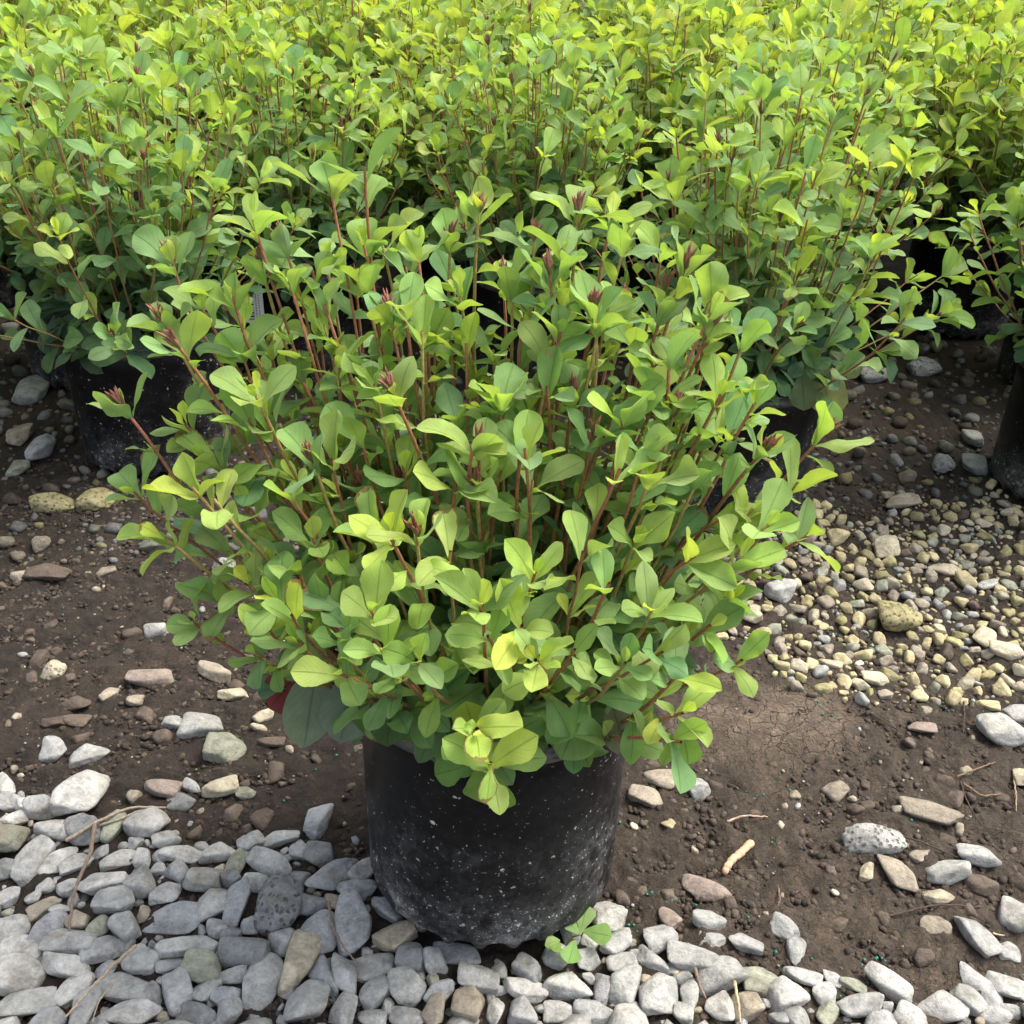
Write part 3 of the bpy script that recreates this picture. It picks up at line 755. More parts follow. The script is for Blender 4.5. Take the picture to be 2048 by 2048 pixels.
 (1601,1962,72,40,'l','pale stone behind the square-cornered one',-20,GS,None),
 (1647,1999,48,48,'l','small pale stone right of the square-cornered one',0,GS,None),
 (1705,1978,56,36,'v','mud-stained small stone left of the pale oval slab',-20,GS,None),
 (1774,1975,92,62,'w','pale oval slab on mud in the lower right',-30,GS,None),
 (1936,2004,62,62,'l','pale lumpy stone left of the broken grey slabs',-40,GS,None),
 (1962,1972,66,92,'g','grey broken slab, left one of the two in the lower right corner',-60,GS,'slab'),
 (2015,1972,76,76,'l','pale broken slab, right one of the two in the lower right corner',-50,GS,'slab'),
 (1882,2022,100,64,'w','large white domed stone at the bottom edge near the right corner',0,GS,None),
 (1716,2023,94,62,'l','pale block with a green face at the bottom edge',0,GS,None),
 (1652,2036,52,46,'v','greenish pointed stone at the bottom edge',60,GS,None),
 (1440,2020,66,58,'w','white square stone at the bottom edge crossed by the straw',0,GS,None),
 (1495,2022,64,60,'n','tan stone at the bottom edge right of the straw',0,GS,None),
 (1376,1999,44,62,'l','narrow pale stone right of the big cube-like stone',75,GS,None),
 (1201,1986,44,64,'b','narrow blue-grey stone left of the mud-stained upright one',80,GS,None),
 (1119,2028,66,46,'w','white stone at the bottom edge under the brick-shaped one',0,GS,None),
 (1056,1949,60,52,'d','two-tone grey stone left of the seedling root',-40,GS,None),
 (1048,1984,88,36,'w','long white stone slanting below the two-tone stone',-18,GS,None),
 (1188,2036,84,40,'g','grey wide stone at the bottom edge under the mud-stained one',0,GS,None),
 (1045,2028,60,56,'g','grey stone with a muddy spot at the bottom edge',0,GS,None),
 (1363,2031,44,40,'w','small white stone at the bottom edge under the cube-like one',0,GS,None),
 (1555,2042,40,30,'g','small grey stone at the bottom edge below the square-cornered one',0,GS,None),
 (1990,2034,70,30,'l','flat pale stone at the bottom edge in the right corner',0,GS,None),
 (1178,1925,50,44,'g','grey stone right behind the seedling leaves',0,GS,None),
 (300,1354,84,40,'p','long pinkish brown stone on the left-hand mud',12,MS,None),
 (467,1391,58,24,'c','flat cream stone on mud left of the red leaf',5,MS,None),
 (108,1348,44,36,'c','pitted whitish stone on the left-hand mud',0,MS,'porous'),
 (311,1257,42,30,'l','small white and tan stone alone on the left-hand mud',20,MS,None),
 (427,1340,66,26,'n','low tan stone above the flat cream stone',-12,MS,None),
 (212,1139,36,22,'n','small tan stone on the dark mud behind',15,MS,None),
 (93,1150,92,46,'m','wide flat reddish-brown stone flush with the mud',-10,MS,'slab'),
 (447,1136,48,32,'l','grey pitted stone showing between leaves and mud',0,MS,'porous'),
 (149,1447,62,34,'m','dome-shaped stone coated in mud',0,MS,None),
 (110,1452,50,24,'m','low mud-coated stone left of the dome-shaped one',0,MS,None),
 (150,1412,60,30,'m','mud-coated stone behind the dome-shaped one',10,MS,None),
 (219,1389,38,30,'n','small brown stone below the long pinkish one',40,MS,None),
 (268,1402,36,28,'n','small tan stone with a dirty left side below the long pinkish one',0,MS,None),
 (527,1430,38,34,'c','small cream block below the red leaf',30,MS,None),
 (517,1452,32,16,'c','thin cream chip under the small cream block',-5,MS,None),
 (540,1478,54,26,'m','muddy stone below the thin cream chip',-5,MS,None),
 (109,1008,86,42,'u','pitted yellowish stone, left of the pair before the back left pot',0,MS,'porous'),
 (193,1000,72,48,'u','pitted yellowish stone, right of the pair before the back left pot',0,MS,'porous'),
 (65,788,60,50,'g','grey stone in the shade left of the back left pot',0,BS,None),
 (83,910,48,56,'b','square light grey stone standing beside the back left pot',85,BS,None),
 (40,880,50,40,'n','brown stone in the shade at the left edge',0,BS,None),
 (40,940,40,30,'v','greenish stone in the shade below the one at the left edge',0,BS,None),
 (1557,1192,58,42,'w','white and yellow stone right of the plant, at the gravel edge',-15,YS,None),
 (1774,1097,50,38,'c','brightest cream stone in the yellowish gravel',0,YS,None),
 (1889,1136,62,32,'c','cream stone with a pointed right end in the yellowish gravel',-12,YS,None),
 (1973,1276,48,38,'c','cream kidney-shaped stone near the right edge',40,YS,None),
 (2013,1307,68,34,'c','long cream stone with a hole near the right edge',-12,YS,None),
 (1793,1235,84,58,'u','dark mossy pitted lump in the yellowish gravel',0,YS,'porous'),
 (1976,1409,44,30,'y','yellow lichen-covered stone above the big white block',0,YS,None),
 (2002,1378,36,34,'y','yellowish square stone above the lichen-covered one',0,YS,None),
 (1504,1242,40,36,'c','rounded cream stone next to the plant',0,YS,None),
 (1805,998,66,32,'n','brown slab half buried at the shade edge',0,YS,None),
 (1678,1069,40,30,'y','rounded yellowish stone in the back of the gravel',0,YS,None),
 (1932,1161,36,30,'y','rounded yellowish stone right of the pointed cream one',0,YS,None),
 (1880,1248,28,24,'c','round cream pebble right of the mossy lump',0,YS,None),
 (1973,1170,42,24,'w','white pebble near the right edge in the yellowish gravel',10,YS,None),
 (1842,1462,50,22,'p','pinkish brown flake on the mud left of the big white block',-8,MS,'slab'),
 (1660,1325,46,26,'c','pale stone at the lower edge of the yellowish gravel',-20,YS,None),
 (1750,1360,56,26,'c','tan and cream stone at the lower edge of the gravel',0,YS,None),
 (1728,1165,38,26,'c','whitish stone with a sharp right end in the gravel',-20,YS,None),
 (1740,747,60,36,'g','dark pitted stone between the back right pots',0,BS,'porous'),
 (1845,740,60,34,'g','pitted grey stone deep between the back right pots',0,BS,'porous'),
 (1885,925,48,36,'b','rough grey stone in the shade left of the far right pot',0,BS,'porous'),
 (1940,880,34,30,'g','smooth grey stone in the shade beside the far right pot',0,BS,None),
 (1945,930,48,36,'d','dark stone at the foot of the far right pot',0,BS,None),
]
POTXY = []       # filled below; pots keep the gravel out
mp = at_z(982, 1300, POT_H)   # rim centre of the front pot
for s in STONES:
    put_stone(*s[:6], ang=s[6], group=s[7], shape=s[8], sink=(0.05 if s[8] == 'slab' else 0.30) if s[7] == MS else 0.18)

# ------------------------------------------------------------------ where the pots stand
MPX, MPY, MPZ = -0.012, 0.8027, POT_B*math.sin(TILT)-0.013
BACK = []       # (x, y, variant, rotation, tall, label)
def px_x(px, y, z):      # x of the point at distance y, height z seen at pixel column px
    lo, hi = -40.0, 40.0
    for _ in range(50):
        m = (lo+hi)/2; d = CM.T @ (np.array([m, y, z])-np.array([0, 0, CAM_H]))
        if 1024 + FPX*d[0]/-d[2] < px: lo = m
        else: hi = m
    return (lo+hi)/2
x_left = px_x(322, 1.80, 0.0); x_right = px_x(1452, 1.68, 0.0); x_far = px_x(2128, 1.74, 0.0)
rowdefs = [(1.78, [x_left-0.62, x_left, x_right, x_far]),
           (2.22, [-1.52, -1.00, -0.47, 0.06, 0.56, 1.26]),
           (2.62, [-1.95, -1.36, -0.78, -0.20, 0.34, 0.76, 1.13, 1.62])]
for q in range(6):
    y = 2.98 + 0.36*q
    half = 0.62*y + 0.35
    n_ = int(2*half/0.44)
    off = 0.22 if q % 2 else 0.0
    rowdefs.append((y, [-half + off + 0.44*k for k in range(n_+1)]))
rp = np.random.default_rng(21)
for ri, (y, xs) in enumerate(rowdefs):
    for xi, x in enumerate(xs):
        if ri == 0:
            yy = {0: 1.80, 1: 1.80, 2: 1.68, 3: 1.74}[xi]; xx = x
        else:
            yy = y + rp.normal(0, 0.03); xx = x + rp.normal(0, 0.025)
        BACK.append((xx, yy, ri, xi))
POTS = [(MPX, MPY)] + [(b[0], b[1]) for b in BACK if b[2] < 4]
def in_pot(x, y, extra=0.0):
    return any((x-a)**2+(y-b)**2 < (POT_B-0.012+extra)**2 for a, b in POTS)

# ------------------------------------------------------------------ gravel that fills in round the single stones
edge = np.array([at_z(a, b)[:2] for a, b in ((-250, 1560), (0, 1588), (150, 1640), (300, 1655), (450, 1690), (560, 1715), (690, 1745), (900, 1800), (1160, 1850), (1300, 1890), (1500, 1955), (1700, 2000), (2048, 2000), (2300, 1990))])
def front_limit(x): return np.interp(x, edge[:, 0], edge[:, 1])
yp = [at_z(a, b)[:2] for a, b in ((1440, 1010), (1640, 1030), (2048, 975), (2300, 975), (2300, 1400), (2048, 1440), (1860, 1400), (1600, 1375), (1420, 1290), (1380, 1150))]
def in_poly(x, y, poly):
    c = False; n = len(poly)
    for i in range(n):
        x1, y1 = poly[i]; x2, y2 = poly[(i+1) % n]
        if (y1 > y) != (y2 > y) and x < (x2-x1)*(y-y1)/(y2-y1)+x1: c = not c
    return c
rf = np.random.default_rng(77)
cand = []    # x, y, radius, zone, level
grid = {}
def cell(x, y): return (int(math.floor(x/0.06)), int(math.floor(y/0.06)))
def g_add(x, y, r): grid.setdefault(cell(x, y), []).append((x, y, r))
for p_ in placed: g_add(*p_)
def free(x, y, r, k):
    cx, cy = cell(x, y)
    for a in (-1, 0, 1):
        for b in (-1, 0, 1):
            for (u, v, q) in grid.get((cx+a, cy+b), ()):
                if (u-x)**2+(v-y)**2 < (k*(q+r))**2: return False
    return True
def throw(zone, n, rlo, rhi, k, x0, x1, y0, y1, test, store=True, hl=0.0):
    out = []
    for r in np.sort(rf.uniform(0, 1, n)**1.6*(rhi-rlo)+rlo)[::-1]:
        x, y = rf.uniform(x0, x1), rf.uniform(y0, y1)
        if not test(x, y) or in_pot(x, y, r*0.55): continue
        if free(x, y, r, k):
            g_add(x, y, r); out.append((x, y, r, zone, hl))
    return out
front = lambda x, y: y < front_limit(x) + 0.012*math.sin(x*40) 
fringe = lambda x, y: front_limit(x) < y < front_limit(x)+0.06 and rf.random() < 0.25
ygr = lambda x, y: in_poly(x+0.05*float(vnoise(x*14, y*14, 0, 3)), y+0.07*float(vnoise(x*14, y*14, 0, 4)), yp)
shade = lambda x, y: y > (1.38 if x < 0.0 else 1.30) + 0.05*math.sin(x*9) and not ygr(x, y)
mud = lambda x, y: True
F1 = throw('f', 9000, 0.009, 0.021, 0.88, -0.85, 0.85, 0.36, 1.0, front)
F1 += throw('f', 12000, 0.004, 0.009, 0.90, -0.85, 0.85, 0.36, 1.0, front)
F1f = throw('f', 900, 0.004, 0.014, 1.2, -0.8, 0.8, 0.5, 1.1, fringe)
F3 = throw('y', 9000, 0.0035, 0.0115, 0.98, -0.1, 1.2, 0.9, 1.75, ygr) + throw('y', 7000, 0.0022, 0.006, 1.0, -0.1, 1.2, 0.9, 1.75, ygr)
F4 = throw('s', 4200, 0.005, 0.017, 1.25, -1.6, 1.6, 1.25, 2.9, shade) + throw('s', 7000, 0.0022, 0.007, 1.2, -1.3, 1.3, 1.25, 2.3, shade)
F5 = throw('m', 300, 0.002, 0.007, 1.5, -0.9, 0.9, 0.5, 1.5, mud) + throw('m', 2600, 0.0008, 0.0022, 1.4, -0.9, 0.9, 0.5, 1.6, mud)
F6 = throw('m2', 1500, 0.0022, 0.013, 1.08, -0.9, 0.9, 0.55, 1.45, lambda x, y: not ygr(x, y) and not front(x, y) and y < 1.35 and math.hypot((x-dp[0])/0.14, (y-dp[1])/0.08) > 1)
# a second, lower layer under the front gravel
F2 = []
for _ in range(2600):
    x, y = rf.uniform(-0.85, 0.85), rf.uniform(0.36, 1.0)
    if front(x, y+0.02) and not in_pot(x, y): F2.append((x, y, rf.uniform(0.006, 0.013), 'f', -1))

PAL = {'f': 'wwllllggggbbdnvc', 's': 'gdnvunmd', 'm': 'nnmmngl', 'm2': 'mmmmmmmnm'}
PALY = 'cyyyynuulmvn'
# the largest of these stones are objects of their own, as the digitised ones are
def in_frame(x, y):
    d = CM.T @ (np.array([x, y, 0.01])-np.array([0, 0, CAM_H])); u, v = FPX*d[0]/-d[2], FPX*d[1]/-d[2]
    return abs(u) < 1034 and abs(v) < 1034, -d[2]
single, rest = [], []
pool = []
for c in F1+F1f+F3+F4+F5:
    ok, dz = in_frame(c[0], c[1])
    pool.append((c[2]/dz if ok else 0, c))
pool.sort(key=lambda t: -t[0])
n_single = 300 - len(STONES)
for i, (s_, c) in enumerate(pool):
    (single if i < n_single and s_ > 0 else rest).append(c)
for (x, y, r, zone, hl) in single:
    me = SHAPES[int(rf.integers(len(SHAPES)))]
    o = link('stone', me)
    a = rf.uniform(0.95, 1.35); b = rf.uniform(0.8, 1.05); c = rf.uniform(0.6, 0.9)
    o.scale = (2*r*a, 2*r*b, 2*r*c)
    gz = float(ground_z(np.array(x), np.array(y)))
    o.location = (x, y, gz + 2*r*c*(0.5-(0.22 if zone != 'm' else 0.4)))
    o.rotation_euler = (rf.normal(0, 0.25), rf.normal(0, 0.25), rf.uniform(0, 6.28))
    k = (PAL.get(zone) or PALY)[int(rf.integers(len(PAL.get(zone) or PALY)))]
    o.color = (*(np.array(COLR[k])*rf.uniform(0.85, 1.1)*(0.5 if zone == 's' else 1)), 1)  # stones between the back pots get their shade through a darker colour
    if zone == 'f':
        side = 'left of' if x < MPX-0.15 else ('right of' if x > MPX+0.15 else 'below')
        tag(o, f'{CNAME[k]} filler stone wedged among bigger stones {side} the front pot', 'stone', f'{CNAME[k]} filler stones of the grey gravel {side} the front pot')
    elif zone == 'y':
        tag(o, f'{CNAME[k]} small stone scattered in the yellowish gravel right of the plant', 'stone', f'{CNAME[k]} small stones of the yellowish gravel')
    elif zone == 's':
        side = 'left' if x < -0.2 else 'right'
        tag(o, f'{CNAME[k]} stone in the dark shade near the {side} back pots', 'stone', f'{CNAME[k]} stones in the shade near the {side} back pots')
    else:
        side = 'left' if x < MPX else 'right'
        tag(o, f'{CNAME[k]} little pebble on the bare mud {side} of the front pot', 'stone', f'{CNAME[k]} pebbles on the mud {side} of the front pot')

def pebble_mass(name, items, mat, label, pal, sub_big=3, sub_small=2, thr=0.0052, tiny=1, dsink=0.2):
    lib = {s: [stone_shape(rf, s, int(rf.integers(6, 12)), rf.uniform(12, 30))[0] for _ in range(14)] for s in (sub_big, sub_small, tiny)}
    V, F, C = [], [], []; off = 0
    for (x, y, r, zone, hl) in items:
        s = sub_big if r > thr else (sub_small if r > 0.003 else tiny)
        v = lib[s][int(rf.integers(14))]; f = ICO[s][1]
        a, b, c = rf.uniform(0.95, 1.35), rf.uniform(0.75, 1.05), rf.uniform(0.6, 0.95)
        M = np.array((Matrix.Rotation(rf.uniform(0, 6.28), 3, 'Z') @ Matrix.Rotation(rf.normal(0, 0.3), 3, 'X') @ Matrix.Rotation(rf.normal(0, 0.3), 3, 'Y')))
        co = (v*np.array([2*r*a, 2*r*b, 2*r*c]))@M.T
        gz = float(ground_z(np.array(x), np.array(y)))
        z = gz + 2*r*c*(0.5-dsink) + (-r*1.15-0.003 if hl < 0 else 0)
        V.append(co+np.array([x, y, z])); F.append(f+off); off += len(v)
        P_ = pal(zone); k = P_[int(rf.integers(len(P_)))]
        C.append(np.tile(np.array(COLR[k])*rf.uniform(0.75, 1.15)*(0.35 if hl < 0 else 1)*(0.45 if zone == 's' else 1), (len(v), 1)))  # colour darkened: dirty lower layer to deepen gaps, back zone to paint its shade
    me = mesh_np(name, np.concatenate(V), np.concatenate(F), mat, col=np.concatenate(C), smooth=name not in ('yellowish_gravel', 'shade_toned_gravel'))
    tag(link(name, me), label, None, None, 'stuff')
palf = lambda z: PAL.get(z) or PALY
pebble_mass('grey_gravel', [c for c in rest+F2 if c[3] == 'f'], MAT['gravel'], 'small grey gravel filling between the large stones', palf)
pebble_mass('yellowish_gravel', [c for c in rest if c[3] == 'y'], MAT['gravel'], 'small yellowish gravel on the ground right of the plant', palf)
pebble_mass('shade_toned_gravel', [c for c in rest if c[3] == 's'], MAT['gravel'], 'gravel between the back pots, its colour darkened to stand for shade', palf, 2, 2)
pebble_mass('muddy_stones', F6, MAT['gravel'], 'mud-coated stones sunk in the brown mud', palf, 3, 2, dsink=0.42)
pebble_mass('grit', [c for c in rest if c[3] == 'm'], MAT['gravel'], 'grit and tiny pebbles scattered on the mud', palf, 2, 1)

# crumbs of soil
items = []
for _ in range(120000):
    x, y = rf.uniform(-0.95, 1.0), rf.uniform(0.42, 1.75)
    if vnoise(x*9, y*9, 0, 63) < rf.uniform(-0.9, 0.4) or in_pot(x, y): continue
    if math.hypot((x-dp[0])/0.14, (y-dp[1])/0.08) < 1 and rf.random() < 0.9: continue
    items.append((x, y, 0.0009+0.0042*rf.random()**4, 'd', 0))
COLR['C1'] = (0.045, 0.033, 0.025); COLR['C2'] = (0.075, 0.056, 0.042); COLR['C3'] = (0.030, 0.022, 0.017)
pebble_mass('soil_crumbs', items, MAT['clod'], 'loose dark crumbs of soil on the mud', lambda z: ['C1', 'C1', 'C2', 'C3'], 1, 1, dsink=0.35)

# green fertilizer prills
pr = []
clusters = [(1345, 1475, 26, 22), (1322, 1440, 14, 16), (1505, 1560, 10, 22), (1330, 1805, 14, 18), (1255, 1860, 10, 20), (1325, 1905, 16, 16), (1310, 1880, 8, 12), (1360, 1830, 6, 30), (1590, 1900, 6, 30), (1630, 1905, 10, 22), (1750, 1930, 8, 18),
            (1640, 1995, 6, 30), (1730, 1990, 6, 26), (1664, 1280, 22, 18), (1640, 1220, 8, 14), (1700, 1225, 6, 14), (1958, 1425, 10, 26), (1980, 1440, 10, 20), (1895, 1410, 8, 16), (1640, 1420, 8, 14), (2030, 1930, 6, 20), (1990, 1980, 5, 20), (1860, 1130, 10, 30),
            (1850, 1190, 8, 20), (900, 1912, 5, 14), (1000, 1930, 4, 14), (520, 1920, 3, 16), (60, 1380, 3, 40), (430, 1530, 6, 80), (260, 1330, 6, 90), (120, 1250, 5, 90), (330, 1600, 5, 90), (660, 1560, 6, 60), (250, 1120, 6, 90), (1480, 1720, 10, 120), (1750, 1820, 8, 120), (1500, 1300, 10, 120), (1800, 1560, 8, 160), (1240, 1640, 4, 50)]
for cx, cy, n_, sp_ in clusters:
    for _ in range(n_):
        p = at_z(cx+rf.normal(0, sp_), cy+rf.normal(0, sp_*0.7), 0.0)
        if in_pot(p[0], p[1], 0.01): continue
        pr.append((p[0], p[1]))
v, f = ICO[2]; V, F, C = [], [], []; off = 0
for x, y in pr:
    r = rf.uniform(0.0013, 0.0019)
    V.append(v*r + np.array([x, y, float(ground_z(np.array(x), np.array(y)))+r*rf.uniform(0.7, 2.2)])); F.append(f+off); off += len(v)
    C.append(np.tile(np.array([0.010, 0.13, 0.085])*rf.uniform(0.5, 1.5), (len(v), 1)))
tag(link('fertilizer_granules', mesh_np('fertilizer_granules', np.concatenate(V), np.concatenate(F), MAT['prill'], col=np.concatenate(C))), 'tiny dark green fertilizer granules strewn over mud and gravel', None, None, 'stuff')

# ------------------------------------------------------------------ twigs, shells
def twig(pts, rad, col, label, name='twig', cat='twig', taper=0.5, lift=0.004, branch=None, group='dead twigs on the ground'):
    P3 = []
    for a in pts:
        z0 = a[2] if len(a) > 2 else lift
        p = at_z(a[0], a[1], z0); P3.append([p[0], p[1], z0 + float(ground_z(np.array(p[0]), np.array(p[1])))])
    P3 = np.array(P3); t = np.linspace(0, len(P3)-1, max(10, len(P3)*6))
    path = np.stack([np.interp(t, np.arange(len(P3)), P3[:, k]) for k in range(3)], 1)
    ker = np.array([1, 2, 3, 2, 1])/9
    sm = path.copy()
    pad = np.concatenate([2*path[:1]-path[[2, 1]], path, 2*path[-1:]-path[[-2, -3]]])
    for k in range(3): sm[:, k] = np.convolve(pad[:, k], ker, 'valid')
    sm += rf.normal(0, min(rad*0.2, 0.0004), sm.shape)
    rr = np.linspace(rad, rad*taper, len(sm))*(1+0.07*np.sin(np.arange(len(sm))*1.1))
    c, q, cap, _ = tube_arrays(sm, rr, 8)
    parts = [(c, q, c*0, np.tile(np.array(col), (len(c), 1)))]
    # closed ends
    for e, s in ((0, -1), (len(sm)-1, 1)):
        d = nrm(sm[min(e+1, len(sm)-1)]-sm[max(e-1, 0)])*rr[e]*0.6*s
        c2, q2, _, _ = tube_arrays(np.stack([sm[e], sm[e]+d*0.6, sm[e]+d]), np.array([rr[e], rr[e]*0.8, rr[e]*0.02]), 8)
        parts.append((c2, q2, c2*0, np.tile(np.array(col)*1.1, (len(c2), 1))))
    if branch:
        for bp in branch:
            B3 = np.array([[*at_z(a[0], a[1], a[2])[:2], a[2]] for a in bp])
            tt = np.linspace(0, len(B3)-1, 12)
            bpth = np.stack([np.interp(tt, np.arange(len(B3)), B3[:, k]) for k in range(3)], 1)
            c2, q2, _, _ = tube_arrays(bpth, np.linspace(rad*0.8, rad*0.3, 12), 6)
            parts.append((c2, q2, c2*0, np.tile(np.array(col), (len(c2), 1))))
    Vv, Qq, _, Cc = merge(parts)
    o = link(name, mesh_np(name, Vv, Qq, MAT['twig'], col=Cc))
    return tag(o, label, cat, group)
PALE, BRN, DRK, PEA = (0.30, 0.24, 0.17), (0.17, 0.125, 0.09), (0.045, 0.03, 0.022), (0.50, 0.32, 0.20)
twig([(135, 1684, .020), (200, 1650, .024), (262, 1616, .022), (330, 1617, .014)], 0.0022, PALE, 'pale forked twig arching between the white knobbly stone and the rounded one', branch=[[(200, 1650, .024), (235, 1640, .026), (275, 1622, .02)]])
twig([(192, 1652, .022), (184, 1705, .028), (158, 1765, .026), (146, 1810, .022), (139, 1868, .014)], 0.0026, BRN, 'brown curved twig running down over the left gravel from the forked twig')
twig([(272, 1890, .030), (225, 1930, .034), (180, 1975, .032), (132, 2034, .026)], 0.0022, PALE, 'pale twig slanting over the lower left gravel')
twig([(225, 1965, .038), (198, 2000, .036), (186, 2044, .032)], 0.0011, PALE, 'thin straw end beside the slanting pale twig', 'straw_stalk', 'straw')
twig([(657, 1802, .034), (664, 1850, .040), (685, 1890, .038), (712, 1917, .030)], 0.0016, BRN, 'bent brown twig lying across the veined slab beside the pot')
twig([(1503, 1682, .010), (1478, 1703, .012), (1460, 1722, .011), (1449, 1742, .008)], 0.0048, PEA, 'short thick peach-coloured stick on the mud right of the pot', 'stick', 'stick', 0.85)
twig([(1455, 1643, .006), (1485, 1632, .010), (1535, 1631, .006)], 0.0016, (0.36, 0.27, 0.2), 'short pale twig with a dark end above the peach stick')
twig([(1715, 1655, .006), (1808, 1677, .012), (1860, 1700, .010), (1915, 1723, .006)], 0.0015, DRK, 'thin dark twig passing behind the pitted white stone')
twig([(1918, 1570, .004), (1935, 1615, .010), (1965, 1655, .010), (2004, 1665, .006)], 0.0011, DRK, 'fine dark curved twig on the right-hand mud')
twig([(1775, 1835, .006), (1840, 1822, .009), (1880, 1815, .010), (1960, 1820, .005)], 0.0015, DRK, 'dark twig with a kink left of the large pale stone at the right edge')
twig([(1467, 1968, .030), (1475, 2000, .034), (1480, 2046, .030)], 0.0019, (0.38, 0.29, 0.17), 'straight tan straw standing out of the gravel at the bottom', 'straw_stalk', 'straw')
twig([(1388, 1945, .022), (1397, 1975, .032), (1409, 2004, .026)], 0.0020, BRN, 'short brown twig stuck between the stones left of the tan straw')
twig([(2026, 1560, .004), (2030, 1595, .012), (2029, 1630, .006)], 0.0014, (0.24, 0.16, 0.10), 'upright reddish dead stalk near the right edge')
twig([(1737, 1432, .004), (1790, 1462, .008), (1850, 1500, .006), (1888, 1530, .004)], 0.0011, DRK, 'long thin dark twig on mud below the big white block')
twig([(1927, 1395, .004), (1928, 1430, .008), (1924, 1472, .004)], 0.0013, DRK, 'straight dark stalk left of the big white block')
twig([(1556, 1770, .004), (1560, 1800, .008), (1553, 1822, .004)], 0.0014, (0.13, 0.08, 0.05), 'short brown stalk on the mud below the peach stick')
twig([(1912, 1560, .006), (1950, 1545, .012), (1990, 1530, .006)], 0.0014, (0.16, 0.10, 0.06), 'upper brown twig of the dead scrap at the right')
twig([(1925, 1575, .006), (1960, 1598, .010), (2005, 1592, .006)], 0.0018, (0.15, 0.09, 0.055), 'lower brown twig of the dead scrap at the right')
twig([(2045-60, 1870, .006), (1998, 1873, .006), (2008, 1872, .006)], 0.0011, (0.4, 0.32, 0.2), 'tiny straw bit right of the tooth-shaped stone', 'straw_stalk', 'straw')
def shell(px, py, r, label):
    p = at_z(px, py, 0.004)
    t = np.linspace(0, 2*np.pi*2.6, 56); s = np.linspace(1, 0.10, 56)
    path = np.stack([np.cos(t)*r*0.62*s, np.sin(t)*r*0.62*s, r*0.55*(1-s)+r*0.1], 1)
    c, q, _, _ = tube_arrays(path, r*0.42*s+0.0002, 10)
    M = np.array(Matrix.Rotation(rf.uniform(0, 6), 3, 'Z') @ Matrix.Rotation(0.5, 3, 'X'))
    c = c@M.T + np.array([p[0], p[1], float(ground_z(np.array(p[0]), np.array(p[1])))+r*0.5])
    me = mesh_np('snail_shell', c, q, MAT['twig'], col=np.tile([0.42, 0.36, 0.27], (len(c), 1)))
    tag(link('snail_shell', me), label, 'snail shell', 'empty snail shells')
shell(1268, 1652, 0.0062, 'cream coiled snail shell on mud close to the pot wall')
shell(1671, 1784, 0.0052, 'small cream snail shell on the open mud')
shell(1353, 1953, 0.0066, 'brown ringed snail shell in the gravel right of the seedling')

# ------------------------------------------------------------------ leaves as arrays -> objects
def put(name, arr, mat, parent=None):
    return link(name, mesh_np(name, arr[0], arr[1], mat, uv=arr[2], col=arr[3]), parent)

# seedling at the pot foot
sl = np.random.default_rng(3)
base = at_z(1128, 1893, 0.006)
sroot = tag(empty('seedling', tuple(base)), 'small green seedling growing from the gravel at the right foot of the front pot', 'seedling')
lp = [(1160, 1870, 1168, 1832, .026), (1165, 1862, 1215, 1870, .026), (1150, 1880, 1138, 1920, .024), (1120, 1880, 1092, 1888, .016), (1120, 1885, 1108, 1905, .014), (1158, 1868, 1140, 1846, .018)]
P_, D_, N_, L_ = [], [], [], []
stp = []
for a, b, c, d, ln in lp:
    s0 = at_z(a, b, 0.030); e0 = at_z(c, d, 0.038)
    P_.append(s0-base); D_.append(e0-s0); N_.append([0, -0.35, 1]); L_.append(ln*1.25)
L_ = np.array(L_); n_ = len(L_)
arr = leaf_mesh_arrays(np.array(P_), np.array(D_), np.array(N_, float), L_, L_*0.72, sl.uniform(0.1, 0.5, n_), sl.uniform(-.2, .3, n_), np.full(n_, .02), leaf_tint(np.full(n_, 0.6), sl, n_), 13, 7, 4)
put('foliage', arr, MAT['leaf'], sroot)
for p in P_[:4:2]:
    pth = np.stack([np.array([0, 0, -0.01]), p*0.5+np.array([0, 0, 0.006]), p]); c, q, _, _ = tube_arrays(pth, np.array([.0012, .001, .0008]), 6)
    link('stem', mesh_np('stem', c, q, MAT['stem'], col=np.tile([0.20, 0.14, 0.05], (len(c), 1))), sroot)

